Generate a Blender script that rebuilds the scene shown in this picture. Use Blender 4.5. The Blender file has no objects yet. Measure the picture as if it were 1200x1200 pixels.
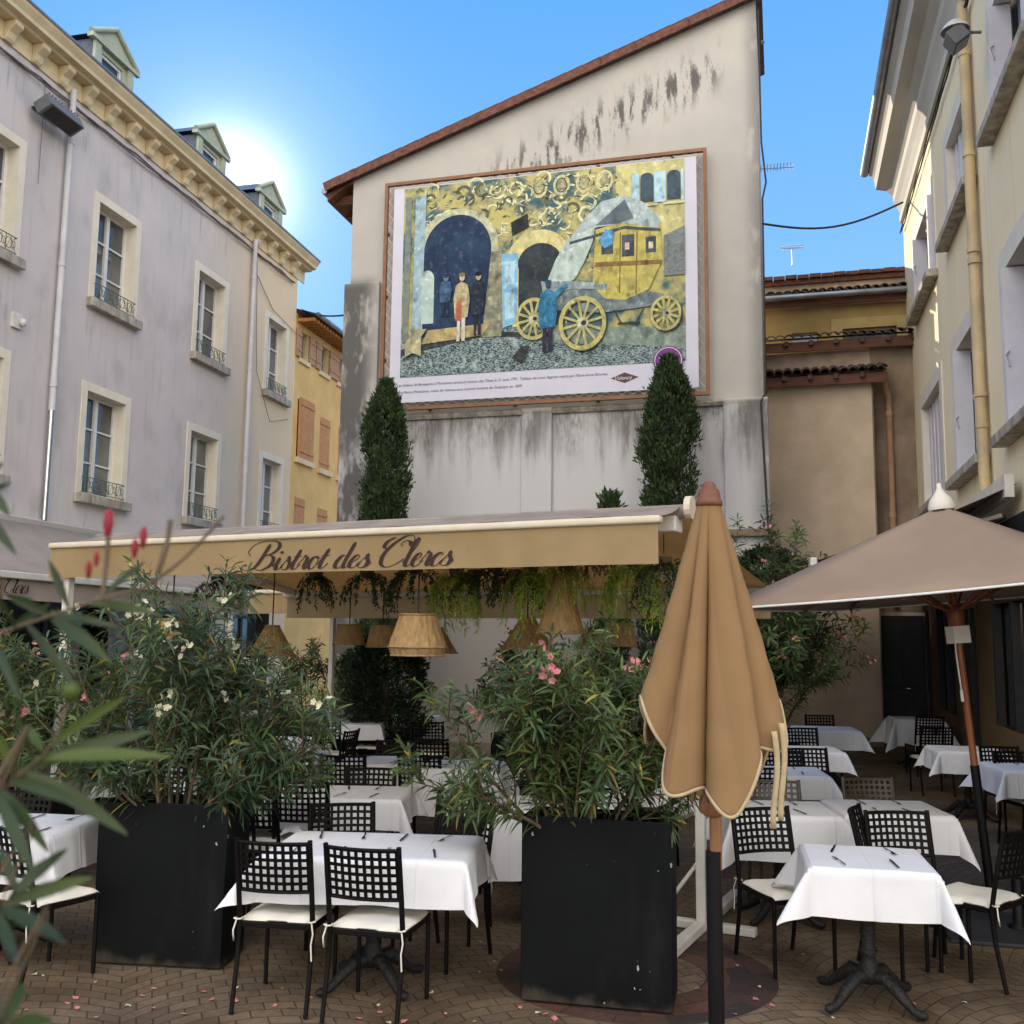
import bpy, math, random
import numpy as np
from mathutils import Vector, Matrix
random.seed(7)
D = bpy.data; SC = bpy.context.scene; COL = SC.collection
R = math.radians; PI = math.pi
sin, cos = math.sin, math.cos

# ------------------------------------------------------------------ camera
EYE = 1.9
cam_d = D.cameras.new('camera'); cam = D.objects.new('camera', cam_d); COL.objects.link(cam); SC.camera = cam
pit, rol, FPX = R(7.182), R(.657), 1178.476
fw = Vector((0, cos(pit), sin(pit))); u0 = Vector((0, -sin(pit), cos(pit))); r0 = Vector((1, 0, 0))
RT = r0*cos(rol)+u0*sin(rol); UP = -r0*sin(rol)+u0*cos(rol)
cam.matrix_world = Matrix((( RT.x, UP.x, -fw.x, 0), (RT.y, UP.y, -fw.y, 0), (RT.z, UP.z, -fw.z, EYE), (0, 0, 0, 1)))
cam_d.sensor_width = 36; cam_d.lens = 36*FPX/1200
cam_d.clip_start = .05; cam_d.clip_end = 2000
cam_d.dof.use_dof = True; cam_d.dof.focus_distance = 8.5; cam_d.dof.aperture_fstop = 10.0

# ------------------------------------------------------------------ sky and sun
SUN_EL, SUN_AZ = R(17), R(-25)          # azimuth clockwise from +Y
w = D.worlds.new('World'); SC.world = w; w.use_nodes = True
nt = w.node_tree; nt.nodes.clear()
def N(t, tree=None, **k):
    n = (tree or nt).nodes.new(t)
    for a, b in k.items(): setattr(n, a, b)
    return n
def world():
    L = nt.links.new
    out = N('ShaderNodeOutputWorld'); bg = N('ShaderNodeBackground'); L(bg.outputs[0], out.inputs[0])
    sky = N('ShaderNodeTexSky'); sky.sky_type = 'NISHITA'; sky.sun_disc = False
    sky.sun_elevation = SUN_EL; sky.sun_rotation = SUN_AZ; sky.altitude = 150
    sky.air_density = 1.0; sky.dust_density = .25; sky.ozone_density = 3.0
    tc = N('ShaderNodeTexCoord')
    sep = N('ShaderNodeSeparateXYZ'); L(tc.outputs['Generated'], sep.inputs[0])
    # saturate the blue of the sky a little
    hs = N('ShaderNodeHueSaturation'); hs.inputs['Saturation'].default_value = 1.35; hs.inputs['Value'].default_value = .18
    L(sky.outputs[0], hs.inputs['Color'])
    # deep clear blue, paler towards the horizon
    gr = N('ShaderNodeMapRange'); gr.inputs[1].default_value = .05; gr.inputs[2].default_value = .75; L(sep.outputs['Z'], gr.inputs[0])
    gm = N('ShaderNodeMixRGB'); L(gr.outputs[0], gm.inputs[0]); gm.inputs[1].default_value = (1.5, 2.8, 4.3, 1); gm.inputs[2].default_value = (.20, 1.35, 4.0, 1)
    g2 = N('ShaderNodeMixRGB'); g2.inputs[0].default_value = .88; L(hs.outputs[0], g2.inputs[1]); L(gm.outputs[0], g2.inputs[2]); hs = g2
    # added bright cloud, unseen behind the viewer, to light the shaded walls
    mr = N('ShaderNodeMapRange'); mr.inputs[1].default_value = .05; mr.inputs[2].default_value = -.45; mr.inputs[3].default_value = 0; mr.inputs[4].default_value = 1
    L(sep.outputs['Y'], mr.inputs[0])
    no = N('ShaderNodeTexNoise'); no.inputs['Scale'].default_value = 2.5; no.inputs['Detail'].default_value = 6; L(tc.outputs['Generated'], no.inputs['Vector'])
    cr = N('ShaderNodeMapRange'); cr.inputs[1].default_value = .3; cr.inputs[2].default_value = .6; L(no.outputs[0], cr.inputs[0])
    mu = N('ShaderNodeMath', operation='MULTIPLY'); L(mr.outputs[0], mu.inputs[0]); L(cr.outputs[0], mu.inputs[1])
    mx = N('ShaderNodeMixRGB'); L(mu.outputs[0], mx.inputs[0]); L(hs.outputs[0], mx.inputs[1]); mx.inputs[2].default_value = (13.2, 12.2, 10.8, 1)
    # glare of the low sun in thin air round its direction
    ge, ga = R(23.9), R(-16.6)
    sd = (cos(ge)*sin(ga), cos(ge)*cos(ga), sin(ge))
    dp = N('ShaderNodeVectorMath', operation='DOT_PRODUCT'); L(tc.outputs['Generated'], dp.inputs[0]); dp.inputs[1].default_value = sd
    mm = N('ShaderNodeMath', operation='MAXIMUM'); L(dp.outputs['Value'], mm.inputs[0]); mm.inputs[1].default_value = 0
    p1 = N('ShaderNodeMath', operation='POWER'); L(mm.outputs[0], p1.inputs[0]); p1.inputs[1].default_value = 1100
    p2 = N('ShaderNodeMath', operation='POWER'); L(mm.outputs[0], p2.inputs[0]); p2.inputs[1].default_value = 150
    m1 = N('ShaderNodeMath', operation='MULTIPLY'); L(p1.outputs[0], m1.inputs[0]); m1.inputs[1].default_value = 6
    m2 = N('ShaderNodeMath', operation='MULTIPLY_ADD'); L(p2.outputs[0], m2.inputs[0]); m2.inputs[1].default_value = 1.0; L(m1.outputs[0], m2.inputs[2])
    gc = N('ShaderNodeMixRGB', blend_type='MULTIPLY'); gc.inputs[0].default_value = 1; L(m2.outputs[0], gc.inputs[1]); gc.inputs[2].default_value = (1, .97, .9, 1)
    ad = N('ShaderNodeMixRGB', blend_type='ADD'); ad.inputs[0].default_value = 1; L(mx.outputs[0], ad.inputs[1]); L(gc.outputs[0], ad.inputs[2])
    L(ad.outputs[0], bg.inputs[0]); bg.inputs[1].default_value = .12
world()
sl = D.lights.new('sun', 'SUN'); sl.energy = 2.4; sl.angle = R(.5); sl.color = (1, .87, .68)
so = D.objects.new('sun', sl); COL.objects.link(so)
so.rotation_euler = Vector((cos(SUN_EL)*sin(SUN_AZ), cos(SUN_EL)*cos(SUN_AZ), sin(SUN_EL))).to_track_quat('Z', 'Y').to_euler()
so.location = (-10, 30, 30)
SC.render.engine = 'CYCLES'
SC.view_settings.view_transform = 'Standard'; SC.view_settings.look = 'None'
SC.view_settings.exposure = 1.3; SC.view_settings.gamma = 1

# ------------------------------------------------------------------ helpers
def ray(x, y): return fw+RT*((x-600)/FPX)-UP*((y-600)/FPX)
def atz(x, y, z): d = ray(x, y); return Vector((0, 0, EYE))+d*((z-EYE)/d.z)
def atY(x, y, Y): d = ray(x, y); return Vector((0, 0, EYE))+d*(Y/d.y)

def tag(o, label=None, cat=None, group=None, kind=None):
    if label: o['label'] = label
    if cat: o['category'] = cat
    if group: o['group'] = group
    if kind: o['kind'] = kind
    return o
def empty(name, loc=(0, 0, 0), rz=0, label=None, cat=None, group=None):
    o = D.objects.new(name, None); COL.objects.link(o); o.location = loc; o.rotation_euler = (0, 0, rz); o.empty_display_size = .2
    return tag(o, label, cat, group)

class MB:
    def __init__(s): s.v = []; s.f = []; s.sm = []
    def add(s, vs, fs, smooth=False):
        b = len(s.v); s.v += [tuple(v) for v in vs]; s.f += [tuple(b+i for i in f) for f in fs]; s.sm += [smooth]*len(fs); return s
    def box(s, x0, x1, y0, y1, z0, z1, M=None):
        vs = [Vector(p) for p in ((x0,y0,z0),(x1,y0,z0),(x1,y1,z0),(x0,y1,z0),(x0,y0,z1),(x1,y0,z1),(x1,y1,z1),(x0,y1,z1))]
        if M: vs = [M @ v for v in vs]
        return s.add(vs, [(0,3,2,1),(4,5,6,7),(0,1,5,4),(1,2,6,5),(2,3,7,6),(3,0,4,7)])
    def tube(s, pts, r, n=8, cap=True, smooth=True):
        pts = [Vector(p) for p in pts]; m = len(pts)
        rs = r if isinstance(r, (list, tuple)) else [r]*m
        vs = []; prev = None
        for i, p in enumerate(pts):
            t = (pts[min(i+1, m-1)]-pts[max(i-1, 0)])
            t = t.normalized() if t.length > 1e-9 else Vector((0, 0, 1))
            if prev is None:
                a = Vector((1, 0, 0)) if abs(t.x) < .8 else Vector((0, 1, 0))
                prev = (a-t*a.dot(t)).normalized()
            else:
                prev = prev-t*prev.dot(t); prev = prev.normalized() if prev.length > 1e-6 else Vector((1,0,0))
            b = t.cross(prev)
            for k in range(n):
                a = 2*PI*k/n; vs.append(p+(prev*cos(a)+b*sin(a))*rs[i])
        fs = [(i*n+k, i*n+(k+1) % n, (i+1)*n+(k+1) % n, (i+1)*n+k) for i in range(m-1) for k in range(n)]
        s.add(vs, fs, smooth)
        if cap:
            s.add(vs[:n], [tuple(range(n))[::-1]]); s.add(vs[-n:], [tuple(range(n))])
        return s
    def lathe(s, prof, c=(0, 0, 0), n=20, smooth=True, sx=1, sy=1):
        vs = [(c[0]+r*cos(2*PI*k/n)*sx, c[1]+r*sin(2*PI*k/n)*sy, c[2]+z) for r, z in prof for k in range(n)]
        fs = [(i*n+k, i*n+(k+1) % n, (i+1)*n+(k+1) % n, (i+1)*n+k) for i in range(len(prof)-1) for k in range(n)]
        return s.add(vs, fs, smooth)
    def prism(s, poly, fn0, fn1, smooth=False):
        # poly: 2-D points; fn0/fn1 map them to the two ends
        n = len(poly); vs = [fn0(*p) for p in poly]+[fn1(*p) for p in poly]
        s.add(vs, [tuple(range(n))[::-1], tuple(range(n, 2*n))]+[(i, (i+1) % n, n+(i+1) % n, n+i) for i in range(n)], smooth)
        return s
    def grid(s, nx, ny, fn, smooth=True, close=False):
        vs = [fn(i/nx, j/ny) for j in range(ny+1) for i in range(nx+1)]
        return s.add(vs, [(j*(nx+1)+i, j*(nx+1)+i+1, (j+1)*(nx+1)+i+1, (j+1)*(nx+1)+i) for j in range(ny) for i in range(nx)], smooth)
    def build(s, name, m, parent=None, mods=(), label=None):
        me = D.meshes.new(name); me.from_pydata(s.v, [], s.f); me.polygons.foreach_set('use_smooth', s.sm); me.materials.append(m); me.update()
        o = D.objects.new(name, me); COL.objects.link(o)
        if parent: o.parent = parent
        for t, kw in mods:
            q = o.modifiers.new(t.lower(), t)
            for a, b in kw.items(): setattr(q, a, b)
        if label: o['label'] = label
        return o
SOL = lambda t, off=0: ('SOLIDIFY', dict(thickness=t, offset=off))
BEV = lambda w_, seg=2: ('BEVEL', dict(width=w_, segments=seg, limit_method='ANGLE', angle_limit=R(40)))

def copy_tree(o, parent=None):
    c = o.copy(); COL.objects.link(c)
    if parent: c.parent = parent
    for ch in [x for x in KIDS.get(o.name, [])]: copy_tree(ch, c)
    return c
KIDS = {}
def index_kids(o):
    KIDS[o.name] = [x for x in D.objects if x.parent == o]
    for c in KIDS[o.name]: index_kids(c)

# ------------------------------------------------------------------ materials
def mat(name, col, rough=.7, var=.12, scale=3, col2=None, bump=.0, bscale=30, metal=0, spec=.4, trans=0, detail=6, coord='Object', stretch=None, sheen=0, ramp=(.35, .65)):
    m = D.materials.new(name); m.use_nodes = True; t = m.node_tree; b = t.nodes['Principled BSDF']; L = t.links.new
    b.inputs['Roughness'].default_value = rough; b.inputs['Metallic'].default_value = metal; b.inputs['Specular IOR Level'].default_value = spec
    if sheen: b.inputs['Sheen Weight'].default_value = sheen
    tc = N('ShaderNodeTexCoord', t); mp = N('ShaderNodeMapping', t); L(tc.outputs[coord], mp.inputs[0])
    if stretch: mp.inputs['Scale'].default_value = stretch
    no = N('ShaderNodeTexNoise', t); no.inputs['Scale'].default_value = scale; no.inputs['Detail'].default_value = detail; no.inputs['Roughness'].default_value = .6
    L(mp.outputs[0], no.inputs['Vector'])
    mr = N('ShaderNodeMapRange', t); mr.inputs[1].default_value = ramp[0]; mr.inputs[2].default_value = ramp[1]; L(no.outputs[0], mr.inputs[0])
    mx = N('ShaderNodeMixRGB', t); L(mr.outputs[0], mx.inputs[0])
    c1 = col; c2 = col2 or tuple(c*(1-var*2) for c in col)
    mx.inputs[1].default_value = (*c1, 1); mx.inputs[2].default_value = (*c2, 1)
    L(mx.outputs[0], b.inputs['Base Color'])
    m['mix'] = mx.name
    if bump:
        n2 = N('ShaderNodeTexNoise', t); n2.inputs['Scale'].default_value = bscale; n2.inputs['Detail'].default_value = 5; L(tc.outputs[coord], n2.inputs['Vector'])
        bp = N('ShaderNodeBump', t); bp.inputs['Strength'].default_value = bump; bp.inputs['Distance'].default_value = .02; L(n2.outputs[0], bp.inputs['Height']); L(bp.outputs[0], b.inputs['Normal'])
    if trans:
        tr = N('ShaderNodeBsdfTranslucent', t); L(mx.outputs[0], tr.inputs[0]); ms = N('ShaderNodeMixShader', t); ms.inputs[0].default_value = trans
        L(b.outputs[0], ms.inputs[1]); L(tr.outputs[0], ms.inputs[2]); L(ms.outputs[0], t.nodes['Material Output'].inputs[0])
    return m
def overlay(m, col, maskfn):
    """lay a second colour over a mat() material where maskfn(tree, coords) says"""
    t = m.node_tree; L = t.links.new; b = t.nodes['Principled BSDF']
    src = b.inputs['Base Color'].links[0].from_socket
    tc = N('ShaderNodeTexCoord', t)
    mk = maskfn(t, tc.outputs['Object'])
    mx = N('ShaderNodeMixRGB', t); L(mk, mx.inputs[0]); L(src, mx.inputs[1]); mx.inputs[2].default_value = (*col, 1); L(mx.outputs[0], b.inputs['Base Color'])
    return m
def mth(t, op, a, b=None, c=None, clamp=False):
    n = N('ShaderNodeMath', t, operation=op); n.use_clamp = clamp
    for i, x in enumerate((a, b, c)):
        if x is None: continue
        if isinstance(x, (int, float)): n.inputs[i].default_value = x
        else: t.links.new(x, n.inputs[i])
    return n.outputs[0]
def smooth(t, x, a, b):
    n = N('ShaderNodeMapRange', t); n.interpolation_type = 'SMOOTHSTEP'; n.inputs[1].default_value = a; n.inputs[2].default_value = b; t.links.new(x, n.inputs[0]); return n.outputs[0]
def noise(t, vec, scale, sc=(1, 1, 1), detail=5):
    mp = N('ShaderNodeMapping', t); mp.inputs['Scale'].default_value = sc; t.links.new(vec, mp.inputs[0])
    n = N('ShaderNodeTexNoise', t); n.inputs['Scale'].default_value = scale; n.inputs['Detail'].default_value = detail; t.links.new(mp.outputs[0], n.inputs['Vector']); return n.outputs[0]
def xyz(t, vec):
    n = N('ShaderNodeSeparateXYZ', t); t.links.new(vec, n.inputs[0]); return n.outputs

M = {}
M['lav'] = mat('lavender plaster', (.60, .55, .53), .9, .08, .9, col2=(.53, .49, .48), bump=.15, bscale=60)
M['cream_stone'] = mat('cream stone', (.74, .61, .38), .85, .1, 2.2, bump=.2, bscale=25)
M['pale_stone'] = mat('pale stone surround', (.76, .70, .57), .85, .1, 2.5, col2=(.68, .62, .5), bump=.2, bscale=25)
M['sillstone'] = mat('weathered sill stone', (.50, .46, .38), .9, .2, 7, col2=(.22, .2, .17), bump=.3, bscale=30, stretch=(1, 1, .35))
M['white_paint'] = mat('white window paint', (.72, .71, .68), .5, .05, 5)
M['cream_metal'] = mat('cream awning bar', (.60, .53, .40), .5, .06, 6)
M['white_metal'] = mat('off white metal', (.66, .64, .58), .45, .08, 6)
M['pipe_white'] = mat('painted downpipe', (.62, .60, .60), .5, .1, 2)
M['zinc'] = mat('zinc sheet', (.30, .32, .35), .4, .15, 3, metal=.6)
M['steel'] = mat('polished steel', (.6, .6, .6), .25, .1, 30, metal=1)
M['slate'] = mat('slate cheeks', (.10, .12, .16), .6, .15, 8, bump=.2)
M['dormer_green'] = mat('pale green dormer paint', (.42, .46, .34), .7, .1, 5)
M['iron'] = mat('dark wrought iron', (.03, .035, .035), .5, .1, 12)
M['railing'] = mat('grey green railing', (.10, .13, .12), .5, .1, 12)
M['yellow_pl'] = mat('yellow plaster', (.76, .50, .19), .9, .1, 1.2, bump=.15, bscale=50)
M['orange_eave'] = mat('orange eave tiles', (.52, .25, .07), .8, .2, 12)
M['shutter_pink'] = mat('faded pink shutter', (.46, .28, .17), .7, .1, 6)
M['shutter_orange'] = mat('orange shutter', (.56, .27, .10), .7, .1, 6)
M['tile_red'] = mat('red brown verge tile', (.19, .075, .05), .8, .25, 14, bump=.3, bscale=40)
M['tile_old'] = mat('old mossy roof tile', (.13, .08, .06), .9, .3, 9, col2=(.035, .03, .028), bump=.4, bscale=35)
M['wood_beam'] = mat('red brown eave timber', (.15, .055, .03), .7, .2, 5, bump=.2, stretch=(.3, 2, 2))
M['beige_wall'] = mat('beige roughcast', (.62, .49, .36), .95, .1, 1.6, col2=(.50, .39, .28), bump=.35, bscale=45)
M['pink_wall'] = mat('pinkish old render', (.60, .45, .34), .95, .12, 1.5, col2=(.36, .27, .21), bump=.25)
M['ochre_wall'] = mat('ochre recess wall', (.42, .29, .11), .9, .12, 2, bump=.2)
M['brown_wall'] = mat('dark stained render', (.30, .22, .15), .95, .2, 1.8, col2=(.17, .13, .10), bump=.3)
M['cream_pl'] = mat('cream plaster', (.82, .72, .50), .9, .07, .8, col2=(.76, .66, .45), bump=.12, bscale=60)
M['cream_trim'] = mat('pale trim', (.70, .66, .58), .8, .06, 3)
M['corn_grey'] = mat('grey white cornice', (.52, .50, .45), .8, .1, 2, stretch=(.3, 1, 1))
M['lilac_shutter'] = mat('pale lilac shutter', (.60, .60, .66), .6, .05, 4)
M['pipe_cream'] = mat('cream downpipe', (.60, .46, .25), .55, .12, 2.5, col2=(.42, .33, .20))
M['dark_shop'] = mat('dark shopfront wood', (.018, .017, .018), .5, .2, 5)
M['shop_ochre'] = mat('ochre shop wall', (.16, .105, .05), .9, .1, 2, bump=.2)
M['blind'] = mat('brown awning canvas', (.26, .17, .10), .85, .08, 5, trans=.12)
M['canvas'] = mat('sand awning canvas', (.58, .42, .23), .9, .06, 2.5, col2=(.50, .36, .19), bump=.15, bscale=8, trans=.55)
M['canvas_top'] = mat('weathered awning roof canvas', (.50, .42, .35), .9, .1, 3, col2=(.36, .30, .26), bump=.15, bscale=8, trans=.45)
M['canvas_grey'] = mat('greyish shaded awning canvas', (.42, .36, .31), .9, .08, 3, trans=.2)  # grey canvas of the left house awning
M['letter'] = mat('dark brown lettering', (.030, .012, .010), .8, .1, 10)
M['letter_grey'] = mat('grey caption print', (.10, .10, .13), .8, .05, 10)
M['cloth'] = mat('white table cloth', (.76, .76, .78), .85, .03, 4, bump=.25, bscale=5, trans=.12)
def creases(m):
    t = m.node_tree; tc = N('ShaderNodeTexCoord', t); s = xyz(t, tc.outputs['Object']); hs = []
    for q, off in ((s[0], .0), (s[1], .0)):
        fr = mth(t, 'ABSOLUTE', mth(t, 'SUBTRACT', mth(t, 'FRACT', mth(t, 'ADD', mth(t, 'DIVIDE', q, .30), 10.5)), .5)); hs.append(smooth(t, fr, .035, 0))
    h = mth(t, 'ADD', mth(t, 'MULTIPLY', mth(t, 'MAXIMUM', hs[0], hs[1]), .5), mth(t, 'MULTIPLY', noise(t, tc.outputs['Object'], 4, detail=4), 1.6))
    bp = N('ShaderNodeBump', t); bp.inputs['Strength'].default_value = .5; bp.inputs['Distance'].default_value = .012; t.links.new(h, bp.inputs['Height']); t.links.new(bp.outputs[0], t.nodes['Principled BSDF'].inputs['Normal'])
creases(M['cloth'])
M['chair'] = mat('dark brown powder coated metal', (.006, .005, .0045), .5, .2, 10, spec=.12)
M['chair_brown'] = mat('bronze brown chair metal', (.075, .055, .038), .5, .2, 10, spec=.5)  # same dark chair metal, with sunlight painted in as a lighter brown
M['cushion'] = mat('cream seat pad', (.74, .70, .60), .9, .05, 6, bump=.2, bscale=20)
M['cast'] = mat('cast iron pedestal', (.009, .009, .009), .6, .2, 20, bump=.5, bscale=60)
M['cutlery'] = mat('cutlery steel', (.35, .35, .37), .18, .1, 30, metal=1)
M['cord_white'] = mat('white cotton cord', (.68, .64, .56), .9, .05, 10)
M['bark'] = mat('oleander bark', (.12, .085, .05), .9, .2, 15)
M['bark_g'] = mat('green young stem', (.13, .15, .04), .7, .2, 15)
def leafmat(name, a, b, tr=.3, rough=.45):
    m = mat(name, a, rough, .1, 3.3, col2=b, trans=tr, spec=.4, detail=3, ramp=(.38, .62)); return m
M['leaf'] = leafmat('oleander leaf', (.115, .17, .055), (.045, .085, .035), .38)
M['leaf_blue'] = leafmat('oleander leaf grey green', (.095, .145, .070), (.040, .078, .040), .38)
M['leaf_light'] = leafmat('light oleander leaf', (.14, .20, .045), (.07, .12, .03))
M['leaf_old'] = leafmat('yellowed leaf', (.42, .34, .06), (.22, .15, .04), .35)
M['leaf_near'] = leafmat('near branch leaf', (.036, .058, .014), (.014, .028, .010))
M['cyp'] = leafmat('cypress foliage', (.050, .088, .024), (.018, .038, .013), .15, .7)
M['bush_dark'] = leafmat('dark clipped bush leaf', (.022, .045, .018), (.012, .026, .012), .15, .6)
M['leaf_near_l'] = leafmat('near light leaf', (.07, .105, .015), (.022, .042, .010))
M['lime'] = leafmat('lime trailing leaf', (.42, .55, .07), (.24, .36, .05), .4)
M['trail'] = leafmat('dark trailing leaf', (.045, .08, .025), (.02, .04, .015), .3)
M['dry'] = leafmat('dry brown trailing leaf', (.12, .07, .03), (.06, .05, .02), .3)
M['pink'] = mat('pink oleander flower', (.62, .16, .20), .7, .2, 20, col2=(.70, .34, .33), trans=.3)
M['red'] = mat('crimson flower bud', (.32, .02, .04), .6, .2, 20, trans=.2)
M['white_fl'] = mat('cream white flower', (.75, .72, .52), .7, .1, 20, trans=.3)
M['planter'] = mat('matt black planter', (.004, .005, .006), .65, .2, 2, bump=.12, bscale=12, spec=.12)
overlay(M['planter'], (.45, .44, .42), lambda t, v: mth(t, 'MULTIPLY', smooth(t, noise(t, v, 34, (1, 1, .6), 2), .72, .74), smooth(t, noise(t, v, 3, (1, 1, 1), 2), .5, .6)))
overlay(M['planter'], (.06, .048, .036), lambda t, v: mth(t, 'MULTIPLY', smooth(t, mth(t, 'ADD', xyz(t, v)[2], mth(t, 'MULTIPLY', noise(t, v, 9), .25)), .20, .10), .7))
overlay(M['planter'], (.008, .009, .010), lambda t, v: smooth(t, noise(t, v, 4.5, (1, 1, .25)), .55, .75))
M['soil'] = mat('potting soil', (.05, .035, .025), .95, .3, 20, bump=.6)
M['para'] = mat('caramel parasol canvas', (.26, .155, .070), .85, .05, 4, trans=.14, bump=.08, bscale=6)
M['para_open'] = mat('taupe parasol canvas', (.36, .265, .19), .85, .06, 1.5, col2=(.31, .22, .16), trans=.2, bump=.1, bscale=5)
M['piping'] = mat('beige piping', (.42, .33, .20), .8, .1, 20)
M['piping_w'] = mat('white piping', (.72, .72, .70), .8, .05, 20)
M['wood'] = mat('varnished parasol wood', (.28, .09, .035), .35, .2, 8, stretch=(6, 6, .5), col2=(.18, .05, .02))
M['wood_p'] = mat('worn parasol pole wood', (.26, .12, .05), .5, .2, 8, stretch=(6, 6, .5), col2=(.18, .08, .035))
M['black_tube'] = mat('black steel tube', (.004, .004, .0045), .5, .1, 10, spec=.2)
M['rattan'] = mat('straw rattan shade', (.50, .32, .14), .8, .2, 40, trans=.25, bump=.5, bscale=90, stretch=(1, 1, .15))
M['frame_rust'] = mat('orange brown steel frame', (.27, .13, .06), .6, .15, 5)
M['banner'] = mat('white banner cloth', (.62, .61, .70), .7, .03, 2)
M['plate'] = mat('dark steel base plate', (.035, .036, .038), .5, .15, 6)
M['lamp_grey'] = mat('grey lamp housing', (.15, .16, .17), .5, .1, 8)
M['lamp_glass'] = mat('dark lamp glass', (.05, .05, .05), .15, .1, 8)
M['cable'] = mat('dark cable', (.03, .028, .028), .7, .1, 20)
M['cable_g'] = mat('grey rope cable', (.20, .17, .15), .8, .2, 20)
M['aluminium'] = mat('dull aluminium', (.4, .4, .4), .4, .1, 9, metal=.8)
M['door'] = mat('black door', (.010, .009, .010), .5, .1, 5)

def glass(name, a, b, sc=.9):
    m = mat(name, a, .06, .1, sc, col2=b, spec=.9, detail=2); return m
M['glass'] = glass('window glass with net curtains', (.16, .17, .15), (.045, .05, .05))
M['glass_d'] = glass('dark window glass', (.035, .04, .045), (.015, .018, .02))

# stained plaster of the gable wall
def gable_mat():
    m = mat('stained gable plaster', (.50, .47, .42), .92, .06, .7, col2=(.43, .405, .37), bump=.2, bscale=40)
    def lower(t, v):      # bluish white render below the ledge
        s = xyz(t, v); return smooth(t, mth(t, 'ADD', s[2], mth(t, 'MULTIPLY', noise(t, v, 6), .15)), 6.2, 6.15)
    overlay(m, (.54, .53, .53), lower)
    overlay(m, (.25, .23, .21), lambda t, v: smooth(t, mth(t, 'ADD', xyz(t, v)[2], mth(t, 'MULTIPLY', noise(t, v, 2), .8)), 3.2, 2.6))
    def streaks(t, v):    # black run-off streaks hanging from the ledge
        s = xyz(t, v); n = noise(t, v, 5.0, (1, 1, .12)); n2 = noise(t, v, 1.1, (1, 1, .6)); n3 = noise(t, v, 22, (1, 1, .25))
        h = smooth(t, mth(t, 'ADD', s[2], mth(t, 'MULTIPLY', n, 2.6)), 6.2, 7.55)
        below = smooth(t, s[2], 6.19, 6.12)
        a = mth(t, 'MULTIPLY', mth(t, 'MULTIPLY', h, below), smooth(t, mth(t, 'ADD', n2, mth(t, 'MULTIPLY', n3, .4)), .48, .8))
        return mth(t, 'MULTIPLY', a, .9, clamp=True)
    overlay(m, (.13, .12, .11), streaks)
    def blots(t, v):      # run of mildew blots across the upper wall
        s = xyz(t, v)
        d = mth(t, 'ABSOLUTE', mth(t, 'SUBTRACT', s[2], mth(t, 'MULTIPLY_ADD', s[0], .40, 12.9)))
        band = smooth(t, d, .75, .1)
        rng = mth(t, 'MULTIPLY', smooth(t, s[0], -5.9, -4.2), smooth(t, s[0], -.5, -.9))
        n = noise(t, v, 6.5, (1, 1, .22), 5); n3 = noise(t, v, 30, (1, 1, .5))
        return mth(t, 'MULTIPLY', mth(t, 'MULTIPLY', band, rng), smooth(t, mth(t, 'ADD', n, mth(t, 'MULTIPLY', n3, .2)), .57, .70), clamp=True)
    overlay(m, (.12, .11, .10), blots)
    def edge(t, v):       # soot along the left and right edges
        s = xyz(t, v); n = noise(t, v, 2.2, (1, 1, .5)); n2 = noise(t, v, 11, (1, 1, .35))
        l = mth(t, 'MULTIPLY', smooth(t, s[0], -7.25, -7.75), smooth(t, s[2], 9.2, 8.8))
        r = mth(t, 'MULTIPLY', smooth(t, s[0], -.35, .0), .55)
        return mth(t, 'MULTIPLY', mth(t, 'MAXIMUM', l, r), smooth(t, mth(t, 'ADD', n, mth(t, 'MULTIPLY', n2, .5)), .52, .78), clamp=True)
    overlay(m, (.12, .115, .11), edge)
    return m
M['gable'] = gable_mat()
# grime streaks under the sills of the lavender facade
overlay(M['lav'], (.38, .35, .33), lambda t, v: mth(t, 'MULTIPLY', smooth(t, noise(t, v, 3, (2.2, 1, .18)), .52, .8), .55))
overlay(M['lav'], (.30, .28, .27), lambda t, v: mth(t, 'MULTIPLY', smooth(t, noise(t, v, 1.3, (1, 1, .7), 10), .52, .68), .35))
overlay(M['lav'], (.20, .18, .17), lambda t, v: mth(t, 'MULTIPLY', mth(t, 'MULTIPLY', smooth(t, noise(t, v, 9, (1, 1, .10), 6), .55, .75), smooth(t, mth(t, 'ABSOLUTE', mth(t, 'SUBTRACT', mth(t, 'FRACT', mth(t, 'DIVIDE', mth(t, 'SUBTRACT', xyz(t, v)[2], .58), 3.52)), .87)), .16, .02)), .55))
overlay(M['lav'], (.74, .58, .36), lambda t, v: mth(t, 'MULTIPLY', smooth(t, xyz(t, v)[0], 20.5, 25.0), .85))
overlay(M['cream_pl'], (.50, .41, .28), lambda t, v: mth(t, 'MULTIPLY', smooth(t, noise(t, v, 3, (2.2, 1, .12)), .55, .8), .5))

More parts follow.
